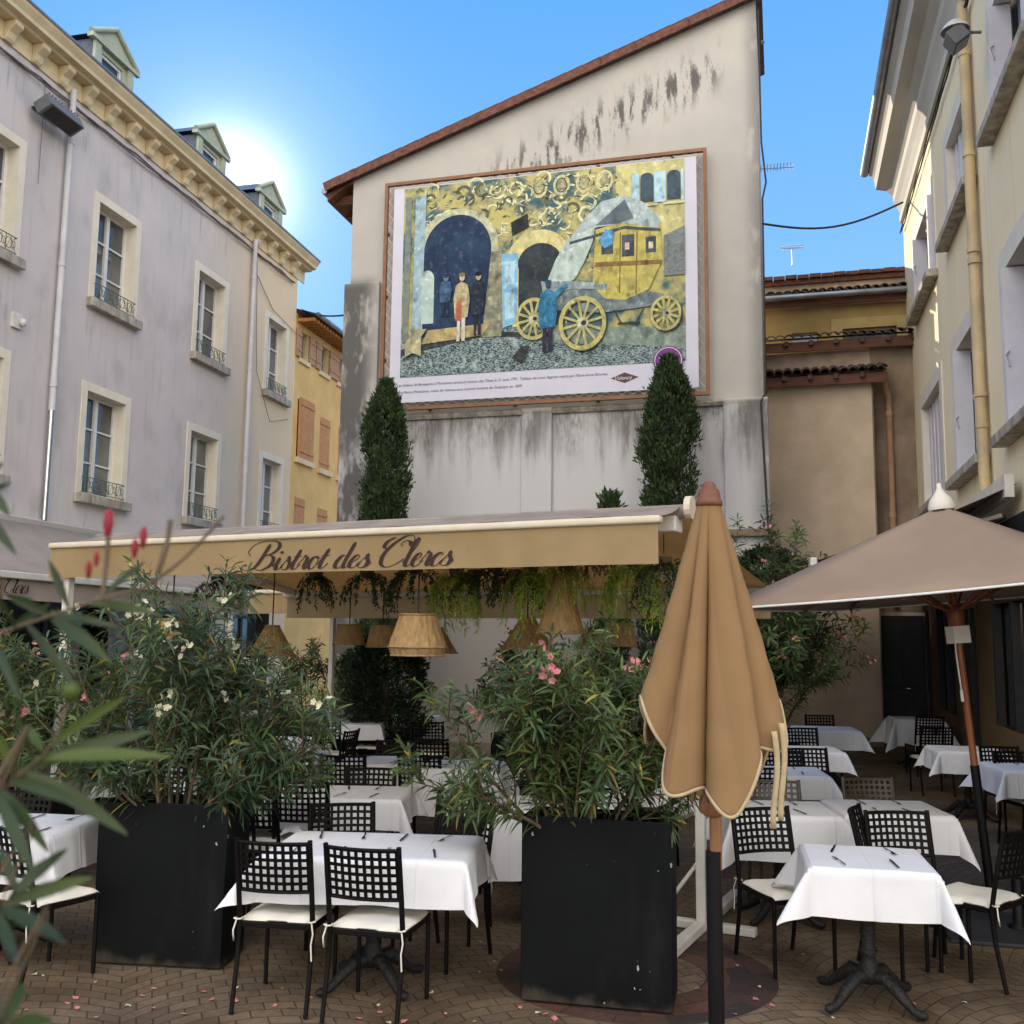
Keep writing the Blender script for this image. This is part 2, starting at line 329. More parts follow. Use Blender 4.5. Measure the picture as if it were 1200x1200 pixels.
def paving():
    m = D.materials.new('arc laid pavers'); m.use_nodes = True; t = m.node_tree; b = t.nodes['Principled BSDF']; L = t.links.new
    b.inputs['Roughness'].default_value = .8; b.inputs['Specular IOR Level'].default_value = .3
    tc = N('ShaderNodeTexCoord', t); s = xyz(t, tc.outputs['Object'])
    ca, sa = cos(R(20)), sin(R(20))
    x = mth(t, 'ADD', mth(t, 'MULTIPLY', s[0], ca), mth(t, 'MULTIPLY', s[1], sa)); y = mth(t, 'SUBTRACT', mth(t, 'MULTIPLY', s[1], ca), mth(t, 'MULTIPLY', s[0], sa))
    W = 1.25
    fr = mth(t, 'FRACT', mth(t, 'DIVIDE', mth(t, 'ADD', x, 50), W)); q = mth(t, 'SUBTRACT', mth(t, 'MULTIPLY', fr, 2), 1)
    arch = mth(t, 'MULTIPLY', mth(t, 'SUBTRACT', 1, mth(t, 'MULTIPLY', q, q)), .30)
    yy = mth(t, 'SUBTRACT', y, arch)
    wob = noise(t, tc.outputs['Object'], 5, detail=2)
    yy = mth(t, 'ADD', yy, mth(t, 'MULTIPLY', wob, .03))
    cx = N('ShaderNodeCombineXYZ', t); L(x, cx.inputs[0]); L(yy, cx.inputs[1])
    br = N('ShaderNodeTexBrick', t); L(cx.outputs[0], br.inputs['Vector'])
    br.inputs['Scale'].default_value = 1; br.inputs['Brick Width'].default_value = .155; br.inputs['Row Height'].default_value = .105; br.inputs['Mortar Size'].default_value = .005
    br.inputs['Mortar Smooth'].default_value = .3; br.inputs['Bias'].default_value = 0
    br.inputs['Color1'].default_value = (.185, .135, .085, 1); br.inputs['Color2'].default_value = (.135, .098, .064, 1); br.inputs['Mortar'].default_value = (.060, .045, .032, 1)
    # ring of red and black pavers
    dx = mth(t, 'SUBTRACT', s[0], .74); dy = mth(t, 'SUBTRACT', s[1], 6.08)
    rad = mth(t, 'SQRT', mth(t, 'ADD', mth(t, 'MULTIPLY', dx, dx), mth(t, 'MULTIPLY', dy, dy)))
    ring = mth(t, 'MULTIPLY', mth(t, 'GREATER_THAN', rad, .40), mth(t, 'LESS_THAN', rad, .80))
    ang = mth(t, 'ARCTAN2', dy, dx)
    cu = N('ShaderNodeCombineXYZ', t); L(mth(t, 'MULTIPLY', ang, .6), cu.inputs[0]); L(rad, cu.inputs[1])
    ch = N('ShaderNodeTexBrick', t); L(cu.outputs[0], ch.inputs['Vector']); ch.inputs['Scale'].default_value = 1; ch.inputs['Brick Width'].default_value = .22; ch.inputs['Row Height'].default_value = .135; ch.inputs['Mortar Size'].default_value = .005
    ch.inputs['Color1'].default_value = (.12, .055, .038, 1); ch.inputs['Color2'].default_value = (.03, .028, .027, 1); ch.inputs['Mortar'].default_value = (.04, .03, .025, 1); ch.inputs['Bias'].default_value = 0
    mx = N('ShaderNodeMixRGB', t); L(ring, mx.inputs[0]); L(br.outputs['Color'], mx.inputs[1]); L(ch.outputs['Color'], mx.inputs[2])
    dirt = smooth(t, noise(t, tc.outputs['Object'], 1.3, detail=9), .42, .66); d2 = N('ShaderNodeMixRGB', t); d2.blend_type = 'MULTIPLY'; L(mth(t, 'MULTIPLY', dirt, .9), d2.inputs[0]); L(mx.outputs[0], d2.inputs[1]); d2.inputs[2].default_value = (.55, .5, .45, 1)
    fine = smooth(t, noise(t, tc.outputs['Object'], 26), .35, .7); d3 = N('ShaderNodeMixRGB', t); d3.blend_type = 'MULTIPLY'; L(mth(t, 'MULTIPLY', fine, .5), d3.inputs[0]); L(d2.outputs[0], d3.inputs[1]); d3.inputs[2].default_value = (.6, .58, .55, 1)
    L(d3.outputs[0], b.inputs['Base Color'])
    hb = mth(t, 'SUBTRACT', mth(t, 'MULTIPLY', noise(t, tc.outputs['Object'], 60), .3), mth(t, 'MULTIPLY', br.outputs['Fac'], 1))
    bp = N('ShaderNodeBump', t); bp.inputs['Strength'].default_value = .6; bp.inputs['Distance'].default_value = .006; L(hb, bp.inputs['Height']); L(bp.outputs[0], b.inputs['Normal'])
    return m
M['paving'] = paving()
M['path'] = mat('distant paving', (.2, .16, .12), .9, .1, 3)

# ------------------------------------------------------------------ ground
g = MB().add([(-14, -4, 0), (14, -4, 0), (14, 24, 0), (-14, 24, 0)], [(0, 1, 2, 3)]).build('pavement', M['paving']); tag(g, kind='structure')
g = MB().add([(-900, -900, -.006), (900, -900, -.006), (900, 900, -.006), (-900, 900, -.006)], [(0, 1, 2, 3)]).build('ground', M['path']); tag(g, kind='structure')

# ------------------------------------------------------------------ facade tools (local frame: x along the wall, -y outwards)
def wall_grid(mb, x0, x1, z0, z1, holes, depth=.28, y=0):
    xs = sorted({x0, x1} | {h[0] for h in holes} | {h[1] for h in holes}); zs = sorted({z0, z1} | {h[2] for h in holes} | {h[3] for h in holes})
    for i in range(len(xs)-1):
        for j in range(len(zs)-1):
            cx, cz = (xs[i]+xs[i+1])/2, (zs[j]+zs[j+1])/2
            if any(h[0] < cx < h[1] and h[2] < cz < h[3] for h in holes): continue
            mb.add([(xs[i], y, zs[j]), (xs[i+1], y, zs[j]), (xs[i+1], y, zs[j+1]), (xs[i], y, zs[j+1])], [(0, 1, 2, 3)])
def reveal(mb, a, b, c, d, y0, y1):
    mb.add([(a, y0, c), (b, y0, c), (b, y0, d), (a, y0, d), (a, y1, c), (b, y1, c), (b, y1, d), (a, y1, d)], [(0, 1, 5, 4), (1, 2, 6, 5), (2, 3, 7, 6), (3, 0, 4, 7)])
def surround(mb, a, b, c, d, wd, out, wall_y=0, bottom=False):
    # flat raised band round an opening
    mb.box(a-wd, a, -out, wall_y, c, d+wd); mb.box(b, b+wd, -out, wall_y, c, d+wd); mb.box(a, b, -out, wall_y, d, d+wd)
    if bottom: mb.box(a-wd, b+wd, -out, wall_y, c-wd, c)

def casement(root, a, b, c, d, y, rows=3, rail=True, fm='white_paint', gm='glass', open_leaf=False, sillp=.14, sill_m='sillstone', wd=.155, sm='pale_stone'):
    fr = MB(); t = .055; mid = (a+b)/2
    fr.box(a, a+t, y-.05, y+.02, c, d); fr.box(b-t, b, y-.05, y+.02, c, d); fr.box(a+t, b-t, y-.05, y+.02, d-t, d); fr.box(a+t, b-t, y-.05, y+.02, c, c+t*1.4)
    fr.box(mid-.045, mid+.045, y-.06, y+.02, c+t*1.4, d-t)
    for k in range(1, rows):
        zz = c+(d-c)*k/rows
        fr.box(a+t, mid-.045, y-.047, y+.01, zz-.016, zz+.016); fr.box(mid+.045, b-t, y-.047, y+.01, zz-.016, zz+.016)
    wn = fr.build('window', M[fm], root)
    MB().add([(a+.01, y-.012, c+.01), (b-.01, y-.012, c+.01), (b-.01, y-.012, d-.01), (a+.01, y-.012, d-.01)], [(0, 1, 2, 3)]).build('pane', M[gm], wn)
    su = MB(); surround(su, a, b, c, d, wd, .018); reveal(su, a, b, c, d, 0, y+.02); su.build('frame', M[sm], wn)
    MB().box(a-wd-.04, b+wd+.04, -sillp, 0, c-.17, c-.003).build('sill', M[sill_m], wn, [BEV(.012)])
    if rail:
        rl = MB(); z1 = c+.30; yy = -.07
        rl.tube([(a-.02, 0, z1), (a-.02, yy, z1), (b+.02, yy, z1), (b+.02, 0, z1)], .009, 5); rl.tube([(a-.02, 0, c+.04), (a-.02, yy, c+.04), (b+.02, yy, c+.04), (b+.02, 0, c+.04)], .008, 5)
        n = 5; st = (b-a)/n
        for k in range(n):
            x0 = a+st*k
            for rr_, cx_ in ((.07, .28), (.045, .75)):
                rl.tube([(x0+st*cx_+rr_*cos(q*PI/5), yy, c+.17+rr_*1.3*sin(q*PI/5)) for q in range(11)], .006, 4, cap=False)
            rl.tube([(x0, yy, c+.04), (x0, yy, z1)], .007, 5)
            rl.tube([(x0, yy, c+.05), (x0+st*.5, yy, z1-.02), (x0+st, yy, c+.05)], .005, 4)
        rl.build('railing', M['railing'], wn)
    return wn

# ------------------------------------------------------------------ left building
LB = empty('apartment_building', (-11.6, 0, 0), R(90-12.93), 'long lavender grey apartment house with cream bracketed cornice and three dormers', 'building')
S1 = 26.25
wins = [(12.3, 13.4), (14.75, 15.85), (17.95, 19.1), (21.42, 22.55), (24.7, 25.7)]
rows = [(4.35, 6.2), (7.87, 9.72)]
holes = [(a, b, c, d) for a, b in wins for c, d in rows]
shops = [(9, 11.6, .15, 3.1), (12.4, 15.2, .15, 3.1), (16.2, 19, .15, 3.1), (20, 22.6, .15, 3.1), (23.6, 25.4, .15, 3.1)]
mb = MB(); wall_grid(mb, 6, S1, 0, 11.3, holes+shops)
mb.add([(S1, 0, 0), (S1, 9, 0), (S1, 9, 11.3), (S1, 0, 11.3)], [(0, 1, 2, 3)]); mb.add([(6, 9, 0), (6, 0, 0), (6, 0, 11.3), (6, 9, 11.3)], [(0, 1, 2, 3)])
mb.add([(S1, 9, 0), (6, 9, 0), (6, 9, 11.3), (S1, 9, 11.3)], [(0, 1, 2, 3)])
mb.build('wall', M['lav'], LB)
for i, (a, b) in enumerate(wins):
    for j, (c, d) in enumerate(rows):
        casement(LB, a, b, c, d, .26, rail=True)
for a, b, c, d in shops:
    sh = MB(); reveal(sh, a, b, c, d, 0, .3); sh.box(a, b, .3, .34, c, d); sh.box((a+b)/2-.05, (a+b)/2+.05, .25, .3, c, d); sh.box(a, b, .25, .3, 2.3, 2.38)
    sf = sh.build('shop_window', M['dark_shop'], LB); MB().add([(a+.1, .29, c+.4), (b-.1, .29, c+.4), (b-.1, .29, d-.1), (a+.1, .29, d-.1)], [(0, 1, 2, 3)]).build('pane', M['glass_d'], sf)
# cornice: stepped mouldings extruded along x
mb = MB()
prof = [(0, 11.24), (-.03, 11.24), (-.03, 11.56), (-.22, 11.56), (-.25, 11.60), (-.36, 11.61), (-.37, 11.67), (-.44, 11.76), (-.46, 11.80), (0, 11.82)]
mb.prism(prof, lambda y, z: (6, y, z), lambda y, z: (S1+.35, y, z))
co = mb.build('cornice', M['cream_stone'], LB)
s = 6.15
while s < S1:
    b_ = MB(); pr_ = [(-.032, 11.25), (-.06, 11.23), (-.10, 11.28), (-.13, 11.38), (-.20, 11.44), (-.25, 11.48), (-.25, 11.557), (-.032, 11.557)]
    b_.prism(pr_, lambda y, z: (s, y, z), lambda y, z: (s+.19, y, z)); b_.build('bracket', M['cream_stone'], co, [BEV(.012)])
    s += .652
# gutter line and roof
MB().tube([(6, -.45, 11.83), (S1+.35, -.45, 11.83)], .035, 8).build('gutter', M['zinc'], LB)
MB().add([(6, -.42, 11.83), (S1+.3, -.42, 11.83), (S1+.3, 4.5, 12.5), (6, 4.5, 12.5), (S1+.3, 9, 11.2), (6, 9, 11.2)], [(0, 1, 2, 3), (3, 2, 4, 5)]).build('roof', M['slate'], LB)
for s0 in (15.0-.6, 18.05, 21.75, 24.75)[1:]:
    a, b, y0, z0, z1, zp = s0, s0+1.18, .42, 11.8, 13.02, 13.50
    mb = MB(); wall_grid(mb, a, b, z0, z1, [(a+.27, b-.27, z0+.12, z1-.12)], y=y0); reveal(mb, a+.27, b-.27, z0+.12, z1-.12, y0, y0+.1)
    mb.box(a-.02, a+.16, y0-.06, y0-.002, z0, z1-.02); mb.box(b-.16, b+.02, y0-.06, y0-.002, z0, z1-.02)
    mb.prism([(a-.12, z1), (b+.12, z1), (b+.12, z1+.08), ((a+b)/2, zp+.07), (a-.12, z1+.08)], lambda x, z: (x, y0-.02, z), lambda x, z: (x, y0+.06, z))
    # raking mouldings of the pediment
    for x0, xe in ((a-.16, (a+b)/2), (b+.16, (a+b)/2)):
        mb.tube([(x0, y0-.05, z1+.08), (xe, y0-.05, zp+.06)], .055, 6)
    mb.box(a-.16, b+.16, y0-.10, y0-.022, z1-.03, z1+.05)
    dm = mb.build('dormer', M['dormer_green'], LB)
    mb = MB(); mb.add([(a+.005, y0+.002, z0), (a+.005, y0+2.2, z0), (a+.005, y0+2.2, z1+.02), (a+.005, y0+.002, z1+.02)], [(0, 1, 2, 3)])
    mb.add([(b-.005, y0+.002, z0), (b-.005, y0+2.2, z0), (b-.005, y0+2.2, z1+.02), (b-.005, y0+.002, z1+.02)], [(3, 2, 1, 0)])
    mb.add([(a-.1, y0+.062, z1+.06), ((a+b)/2, y0+.062, zp+.06), ((a+b)/2, y0+2.4, zp+.06), (a-.1, y0+2.4, z1+.06)], [(0, 1, 2, 3)])
    mb.add([(b+.1, y0+.062, z1+.06), ((a+b)/2, y0+.062, zp+.06), ((a+b)/2, y0+2.4, zp+.06), (b+.1, y0+2.4, z1+.06)], [(3, 2, 1, 0)])
    mb.build('cheek', M['slate'], dm)
    fr = MB(); aa, bb, cc, dd = a+.27, b-.27, z0+.12, z1-.12
    fr.box(aa, aa+.05, y0+.04, y0+.1, cc, dd); fr.box(bb-.05, bb, y0+.04, y0+.1, cc, dd); fr.box(aa+.05, bb-.05, y0+.04, y0+.1, dd-.05, dd); fr.box(aa+.05, bb-.05, y0+.04, y0+.1, cc, cc+.05)
    fr.build('window_frame', M['white_paint'], dm)
    MB().add([(aa, y0+.08, cc), (bb, y0+.08, cc), (bb, y0+.08, dd), (aa, y0+.08, dd)], [(0, 1, 2, 3)]).build('pane', M['glass_d'], dm)
# downpipes
for sx, zc in ((16.93, 11.24), (23.68, 11.24)):
    mb = MB(); mb.tube([(sx, -.1, zc+.05), (sx, -.1, zc-.2), (sx, -.1, zc-.4), (sx, -.1, 5.6)], .055, 10)
    for zz in (10.3, 8.1, 6.0): mb.tube([(sx, -.1, zz), (sx, -.1, zz+.09)], .066, 10)
    dp = mb.build('downpipe', M['pipe_white'], LB)
    MB().tube([(sx, -.1, 5.6), (sx, -.1, 3.75)], .052, 10).build('lower_pipe', M['steel'] if sx < 20 else M['pipe_white'], dp)
# cables under the cornice
mb = MB(); random.seed(3)
for q in range(3):
    pts = []; s = 6
    while s < 26.2: pts.append((s, -.02-.03*q, 11.14-.05*abs(sin(s*1.5+q))-.04*q-random.random()*.03)); s += .35
    mb.tube(pts, .014, 5)
mb.tube([(23.9, -.04, 11.1), (23.95, -.05, 10.2), (24.0, -.05, 9.2), (24.1, -.05, 8.2), (24.8, -.1, 7.1), (25.9, -.05, 7.4)], .008, 4)
mb.tube([(23.95, -.05, 10.5), (24.8, -.05, 9.95), (26.2, -.05, 9.75)], .011, 4)
mb.tube([(16.3, -.03, 9.3), (16.3, -.03, 11.1)], .006, 4)
mb.build('cable', M['cable_g'], LB)
# shopfront cornice on the ground floor
mb = MB(); mb.prism([(0, 3.35), (-.06, 3.35), (-.10, 3.5), (-.26, 3.55), (-.28, 3.7), (-.05, 3.76), (0, 3.76)], lambda y, z: (6, y, z), lambda y, z: (S1, y, z)); mb.build('shop_cornice', M['corn_grey'], LB)
# small wall socket with security lamp
mb = MB(); mb.box(15.95, 16.15, -.05, 0, 6.75, 7.0); mb.lathe([(0, -.06), (.05, -.05), (.06, 0), (.05, .05), (0, .06)], (16.12, -.09, 6.86), 10); mb.build('wall_socket', M['white_metal'], LB)

def floodlight(parent_frame, px, label, rz, tilt, size=(.75, .34, .3), mm='lamp_grey'):
    loc = parent_frame.matrix_world if False else None
def local_to_world(o, p):
    a = o.rotation_euler[2]; return Vector((o.location[0]+p[0]*cos(a)-p[1]*sin(a), o.location[1]+p[0]*sin(a)+p[1]*cos(a), p[2]+o.location[2]))
t = empty('floodlight', local_to_world(LB, (16.35, -.3, 10.5)), LB.rotation_euler[2], 'grey ribbed floodlight bolted beside the left downpipe of the lavender house', 'floodlight')
Mx = Matrix.Rotation(R(-28), 4, 'X')
mb = MB(); mb.box(-.42, .42, -.15, .15, -.12, .10, Mx)
for k in range(10): mb.box(-.38+k*.08, -.36+k*.08, -.17, .15, .10, .13, Mx)
mb.build('housing', M['lamp_grey'], t, [BEV(.01)])
MB().box(-.36, .36, -.12, .12, -.126, -.121, Mx).build('lamp_glass', M['lamp_glass'], t)
MB().tube([(-.3, 0, 0), (-.3, .28, .02), (.3, .28, .02), (.3, 0, 0)], .018, 6).build('bracket', M['lamp_grey'], t)

# left building awning (fixed to the facade, parallel to it)
def stroke_font():
    F = {}
    F['B'] = (1.75, [[(.95,2.15),(.85,1.6),(.72,.95),(.55,.35),(.2,.02),(-.2,.02),(-.42,.22),(-.32,.45),(-.15,.36)], [(-.1,1.2),(-.38,1.5),(-.25,2.0),(.25,2.35),(.95,2.42),(1.5,2.25),(1.62,1.85),(1.35,1.4),(.9,1.2),(.72,1.2)], [(.72,1.2),(1.2,1.22),(1.52,.95),(1.48,.4),(1.1,.02),(.7,0),(.5,.15)]])
    F['C'] = (1.55, [[(1.15,1.55),(1.0,1.75),(1.2,2.0),(1.5,1.9),(1.62,1.55)],[(1.62,1.6),(1.72,2.1),(1.45,2.42),(.95,2.25),(.4,1.6),(.12,.9),(.18,.25),(.6,-.02),(1.05,.15),(1.5,.62)], [(.5,2.3),(.1,2.0),(.0,1.6),(.25,1.4)]])
    F['i'] = (.52, [[(-.12,.28),(.2,.98)],[(.2,1.0),(.14,.55),(.12,.2),(.22,.0),(.42,.12),(.6,.42)]])
    F['s'] = (.62, [[(-.1,.22),(.2,.7),(.36,1.12)],[(.36,1.08),(.36,.8),(.52,.45),(.46,.08),(.2,-.02),(.0,.12),(.08,.22)],[(.46,.1),(.62,.22),(.72,.42)]])
    F['t'] = (.56, [[(-.1,.3),(.22,.95),(.36,1.5)],[(.36,1.6),(.26,1.0),(.18,.45),(.2,.08),(.36,.0),(.52,.15),(.66,.42)],[(.02,1.03),(.3,1.02),(.58,1.06)]])
    F['r'] = (.62, [[(-.1,.3),(.18,.9),(.2,1.12),(.3,1.0),(.5,.98)],[(.46,.98),(.42,.55),(.4,.2),(.5,.0),(.62,.15),(.72,.42)]])
    F['o'] = (.74, [[(.5,1.0),(.25,.92),(.08,.55),(.1,.15),(.3,-.02),(.52,.12),(.64,.5),(.6,.85),(.48,1.0),(.58,.86),(.82,.86)]])
    F['d'] = (.92, [[(.55,.95),(.3,1.0),(.08,.6),(.06,.2),(.22,-.02),(.44,.12),(.62,.55)],[(.78,2.05),(.68,1.2),(.58,.45),(.62,.05),(.76,.0),(.92,.18),(1.02,.42)]])
    F['e'] = (.60, [[(-.1,.3),(.25,.5),(.46,.78),(.4,1.0),(.22,.92),(.06,.55),(.08,.15),(.28,-.02),(.5,.12),(.7,.42)]])
    F['l'] = (.50, [[(-.1,.3),(.25,1.0),(.48,1.7),(.5,2.1),(.4,2.15),(.26,1.7),(.16,.9),(.12,.25),(.24,.0),(.42,.12),(.6,.42)]])
    F['c'] = (.58, [[(.46,.78),(.5,.92),(.36,1.0),(.16,.8),(.05,.4),(.14,.05),(.34,-.02),(.52,.15),(.68,.42)]])
    F[' '] = (.55, [])
    return F
FONT = stroke_font()
def catmull(p, k=8):
    if len(p) < 3: return [Vector(p[0]).lerp(Vector(p[1]), i/k) for i in range(k+1)]
    q = [Vector(a) for a in p]; q = [q[0]*2-q[1]]+q+[q[-1]*2-q[-2]]; out = []
    for i in range(1, len(q)-2):
        for j in range(k):
            t_ = j/k; a, b, c, d = q[i-1], q[i], q[i+1], q[i+2]
            out.append(.5*((2*b)+(c-a)*t_+(2*a-5*b+4*c-d)*t_*t_+(3*b-a-3*c+d)*t_**3))
    out.append(q[-2]); return out
def script_text(txt, h, fn, slant=.45):
    """calligraphic lettering as flat ribbons; h = x-height in metres; fn maps (x, z) to 3-D"""
    mb = MB(); x = 0; k = 0
    for ch in txt:
        adv, strokes = FONT[ch]
        lists = [catmull(sx) for sx in strokes]
        if ch == 'i': lists.append([Vector((.26+.07*cos(a*PI/4), 1.42+.07*sin(a*PI/4))) for a in range(9)])
        for pl_ in lists:
            pts = [Vector(((p[0]+x+slant*p[1])*h, p[1]*h)) for p in pl_]
            vs = []; m_ = len(pts)
            for i, p in enumerate(pts):
                tt = pts[min(i+1, m_-1)]-pts[max(i-1, 0)]
                if tt.length < 1e-9: tt = Vector((1, 0))
                tt.normalize(); dn = max(0, -tt.y); endf = min(1, min(i, m_-1-i)/3+.25)
                wd = h*(.055+.20*dn**1.4*endf)
                n_ = Vector((-tt.y, tt.x))
                for sg in (-1, 1):
                    q = p+n_*wd*.5*sg; k2 = fn(q.x, q.y); vs.append(k2)
            mb.add(vs, [(2*i, 2*i+1, 2*i+3, 2*i+2) for i in range(m_-1)])
        x += adv
    return mb, x*h

# world position of the left awning's front bar: 2.45 m out, s from 8 to 20
LA = empty('awning', LB.location, LB.rotation_euler[2], 'greyish awning with des Clercs lettering on the left house at the picture edge', 'awning')
va = lambda x, z: -2.45-.012*sin(x*9)*((2.58-z)/.26)
mb = MB(); mb.grid(40, 3, lambda u, v: (8+12*u, -2.45*v-.28*(1-v), 3.62-(3.62-2.62)*v-.05*sin(PI*v))); mb.build('roof_fabric', M['canvas_grey'], LA, [SOL(.004)])
MB().grid(160, 6, lambda u, v: (8+12*u, va(8+12*u, 2.58-.27*v), 2.58-.27*v)).build('valance', M['canvas_grey'], LA)
MB().box(7.98, 20.02, -2.52, -2.44, 2.57, 2.66).build('front_bar', M['white_metal'], LA, [BEV(.015)])
for xx in (9, 14, 19): MB().tube([(xx, -.1, 3.2), (xx+.4, -1.3, 3.0), (xx, -2.42, 2.6)], .025, 6).build('arm', M['white_metal'], LA)
LZ = 2.40
tmb, tw = script_text('Bistrot des Clercs', .098, lambda x, z: (12.42+x, va(12.42+x, LZ+z)-.006, LZ+z-.005)); tmb.build('lettering', M['letter'], LA)

# ------------------------------------------------------------------ yellow house beyond
YB = empty('house', (-11.6, 0, 0), R(90-12.93), 'yellow plastered house with orange tiled eave and closed shutters beyond the lavender one', 'building')
S2 = 26.26; E2 = 36
ywin = [(26.55, 27.05, 9.2, 9.95), (27.85, 28.4, 9.2, 9.95), (29.1, 29.6, 9.2, 9.95), (30.4, 30.9, 9.2, 9.95), (31.8, 32.3, 9.2, 9.95)]
sh = [(26.55, 27.45, 6.55, 8.15), (28.0, 28.7, 6.5, 7.95), (29.3, 30.1, 6.5, 7.95), (31, 31.8, 6.5, 7.95)]
lo = [(26.55, 27.2, 4.2, 5.5), (28.0, 28.7, 4.2, 5.4), (29.4, 30.1, 4.2, 5.4)]
mb = MB(); wall_grid(mb, S2, E2, 0, 10.35, ywin+sh+lo); mb.add([(E2, 0, 0), (E2, 8, 0), (E2, 8, 10.35), (E2, 0, 10.35)], [(0, 1, 2, 3)]); mb.build('wall', M['yellow_pl'], YB)
mb = MB(); mb.add([(S2, -.55, 10.30), (E2, -.55, 10.30), (E2, 4, 11.6), (S2, 4, 11.6), (S2, -.55, 10.22), (E2, -.55, 10.22), (E2, 0, 10.36), (S2, 0, 10.36)], [(0, 1, 2, 3), (4, 7, 6, 5), (0, 4, 5, 1)])
rf = mb.build('roof', M['tile_old'], YB)
mb = MB(); s = S2+.05
while s < E2-.2:
    mb.box(s, s+.11, -.5, -.01, 10.12, 10.205); s += .2
mb.build('eave', M['orange_eave'], YB)
MB().tube([(S2, -.6, 10.27), (E2, -.6, 10.27)], .06, 8).build('gutter', M['zinc'], YB)
def shutter(mb, a, b, c, d, y0, y1):
    n = max(2, int((b-a)/.1)); st = (b-a)/n
    for k in range(n): mb.box(a+st*k+.003, a+st*(k+1)-.003, y0, y1, c, d)
    for zz in (c+.15, d-.2): mb.box(a, b, y0-.02, y0-.001, zz, zz+.07)
for a, b, c, d in ywin:
    f = MB(); reveal(f, a, b, c, d, 0, .15); f.box((a+b)/2-.02, (a+b)/2+.02, .10, .14, c, d); wn = f.build('window', M['cream_stone'], YB)
    MB().add([(a, .15, c), (b, .15, c), (b, .15, d), (a, .15, d)], [(0, 1, 2, 3)]).build('pane', M['glass'], wn)
    MB().box(a-.1, b+.1, -.06, 0, c-.12, c-.002).build('sill', M['cream_stone'], wn)
    for x0, x1 in ((a-.36, a-.02), (b+.02, b+.36)):
        m_ = MB(); shutter(m_, max(x0, S2+.01), x1, c, d, -.06, -.02); m_.build('shutter', M['shutter_pink'], YB)
for i, (a, b, c, d) in enumerate(sh+lo):
    m_ = MB(); shutter(m_, a, b, c, d, -.08 if i == 0 else .0, -.03 if i == 0 else .05)
    if i: reveal(m_, a, b, c, d, 0, .06)
    m_.build('shutter', M['shutter_orange'], YB)
    if i == 0: MB().box(a, b, .05, .06, c, d).build('window', M['dark_shop'], YB)
    MB().box(a-.1, b+.1, -.1, 0, c-.15, c-.012).build('sill', M['cream_stone'], YB)

# ------------------------------------------------------------------ gable building
GA = R(-15.06)
GB = empty('gable_building', (4.455, 17.5, 0), GA, 'tall blank gable wall building with stained plaster and sloping red tiled verge', 'building')
zl, zr = 11.18, 13.86; sl_ = (zr-zl)/8.05
mb = MB(); dep = 2.6
poly = [(-8.05, 0), (0, 0), (0, zr), (-8.05, zl)]
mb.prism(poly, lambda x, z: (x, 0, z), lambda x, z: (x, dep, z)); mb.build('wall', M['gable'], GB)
mb = MB(); mb.box(-8.14, -7.38, -.10, -.001, 0, 8.95); mb.build('pilaster', M['gable'], GB, [BEV(.02)])
mb = MB(); mb.box(-4.43, -3.84, -.09, -.001, 0, 6.22); mb.build('pilaster', M['gable'], GB, [BEV(.02)])
mb = MB(); mb.box(-.70, .08, -.11, -.001, 0, 6.2); mb.build('pilaster', M['gable'], GB, [BEV(.02)])
for a, b in ((-7.378, -4.432), (-3.838, -.702)):
    MB().prism([(0, 6.1), (-.05, 6.1), (-.09, 6.16), (-.02, 6.22), (0, 6.22)], lambda y, z: (a, y-.001, z), lambda y, z: (b, y-.001, z)).build('ledge', M['sillstone'], GB)
MB().box(-.9, .12, -.22, -.112, 3.72, 3.84).build('ledge', M['brown_wall'], GB)
# roof with verge tiles
ang = math.atan(sl_)
mb = MB(); mb.prism([(-8.62, zl-.57*sl_-.02), (.12, zr+.12*sl_-.02), (.12, zr+.12*sl_+.10), (-8.62, zl-.57*sl_+.10)], lambda x, z: (x, -.10, z), lambda x, z: (x, dep+.1, z)); rf = mb.build('roof', M['tile_old'], GB)
n = 26; L_ = 8.74/n
for k in range(n):
    x0 = -8.62+k*L_; z0 = zl+(x0+8.05)*sl_
    m_ = MB(); Mx = Matrix.Translation((x0, -.16, z0)) @ Matrix.Rotation(-ang-R(1.5), 4, 'Y')
    m_.box(0, L_/cos(ang)+.035, -.02, .012, -.06, .10, Mx); m_.box(0, L_/cos(ang)+.035, -.02, .22, .10, .125, Mx)
    m_.build('verge_tile', M['tile_red'], rf, [BEV(.008)])
mb = MB(); mb.prism([(-8.60, zl-.42), (-8.05, zl-.02), (-8.05, zl-.10), (-8.60, zl-.24)][::-1], lambda x, z: (x, -.05, z), lambda x, z: (x, dep, z))
for k in range(4): mb.box(-8.58, -8.052, .2+k*.6, .3+k*.6, zl-.4, zl-.22)
mb.build('soffit', M['wood_beam'], rf)
MB().tube([(-8.66, -.1, zl-.2), (-8.66, dep, zl-.2)], .07, 8).build('gutter', M['zinc'], rf)
# cable and pipe down the right corner
mb = MB(); mb.tube([(.04, -.03, 13.6), (.05, -.04, 11), (.12, -.05, 10.2), (.05, -.04, 9.9), (.04, -.05, 6.3), (-.05, -.13, 6.1), (.03, -.14, 3.9)], .018, 5); 
mb.build('cable', M['cable'], GB)
MB().lathe([(.02, 0), (.05, .06), (.03, .1)], (.1, 0, 12.9), 8).build('insulator', M['iron'], GB)

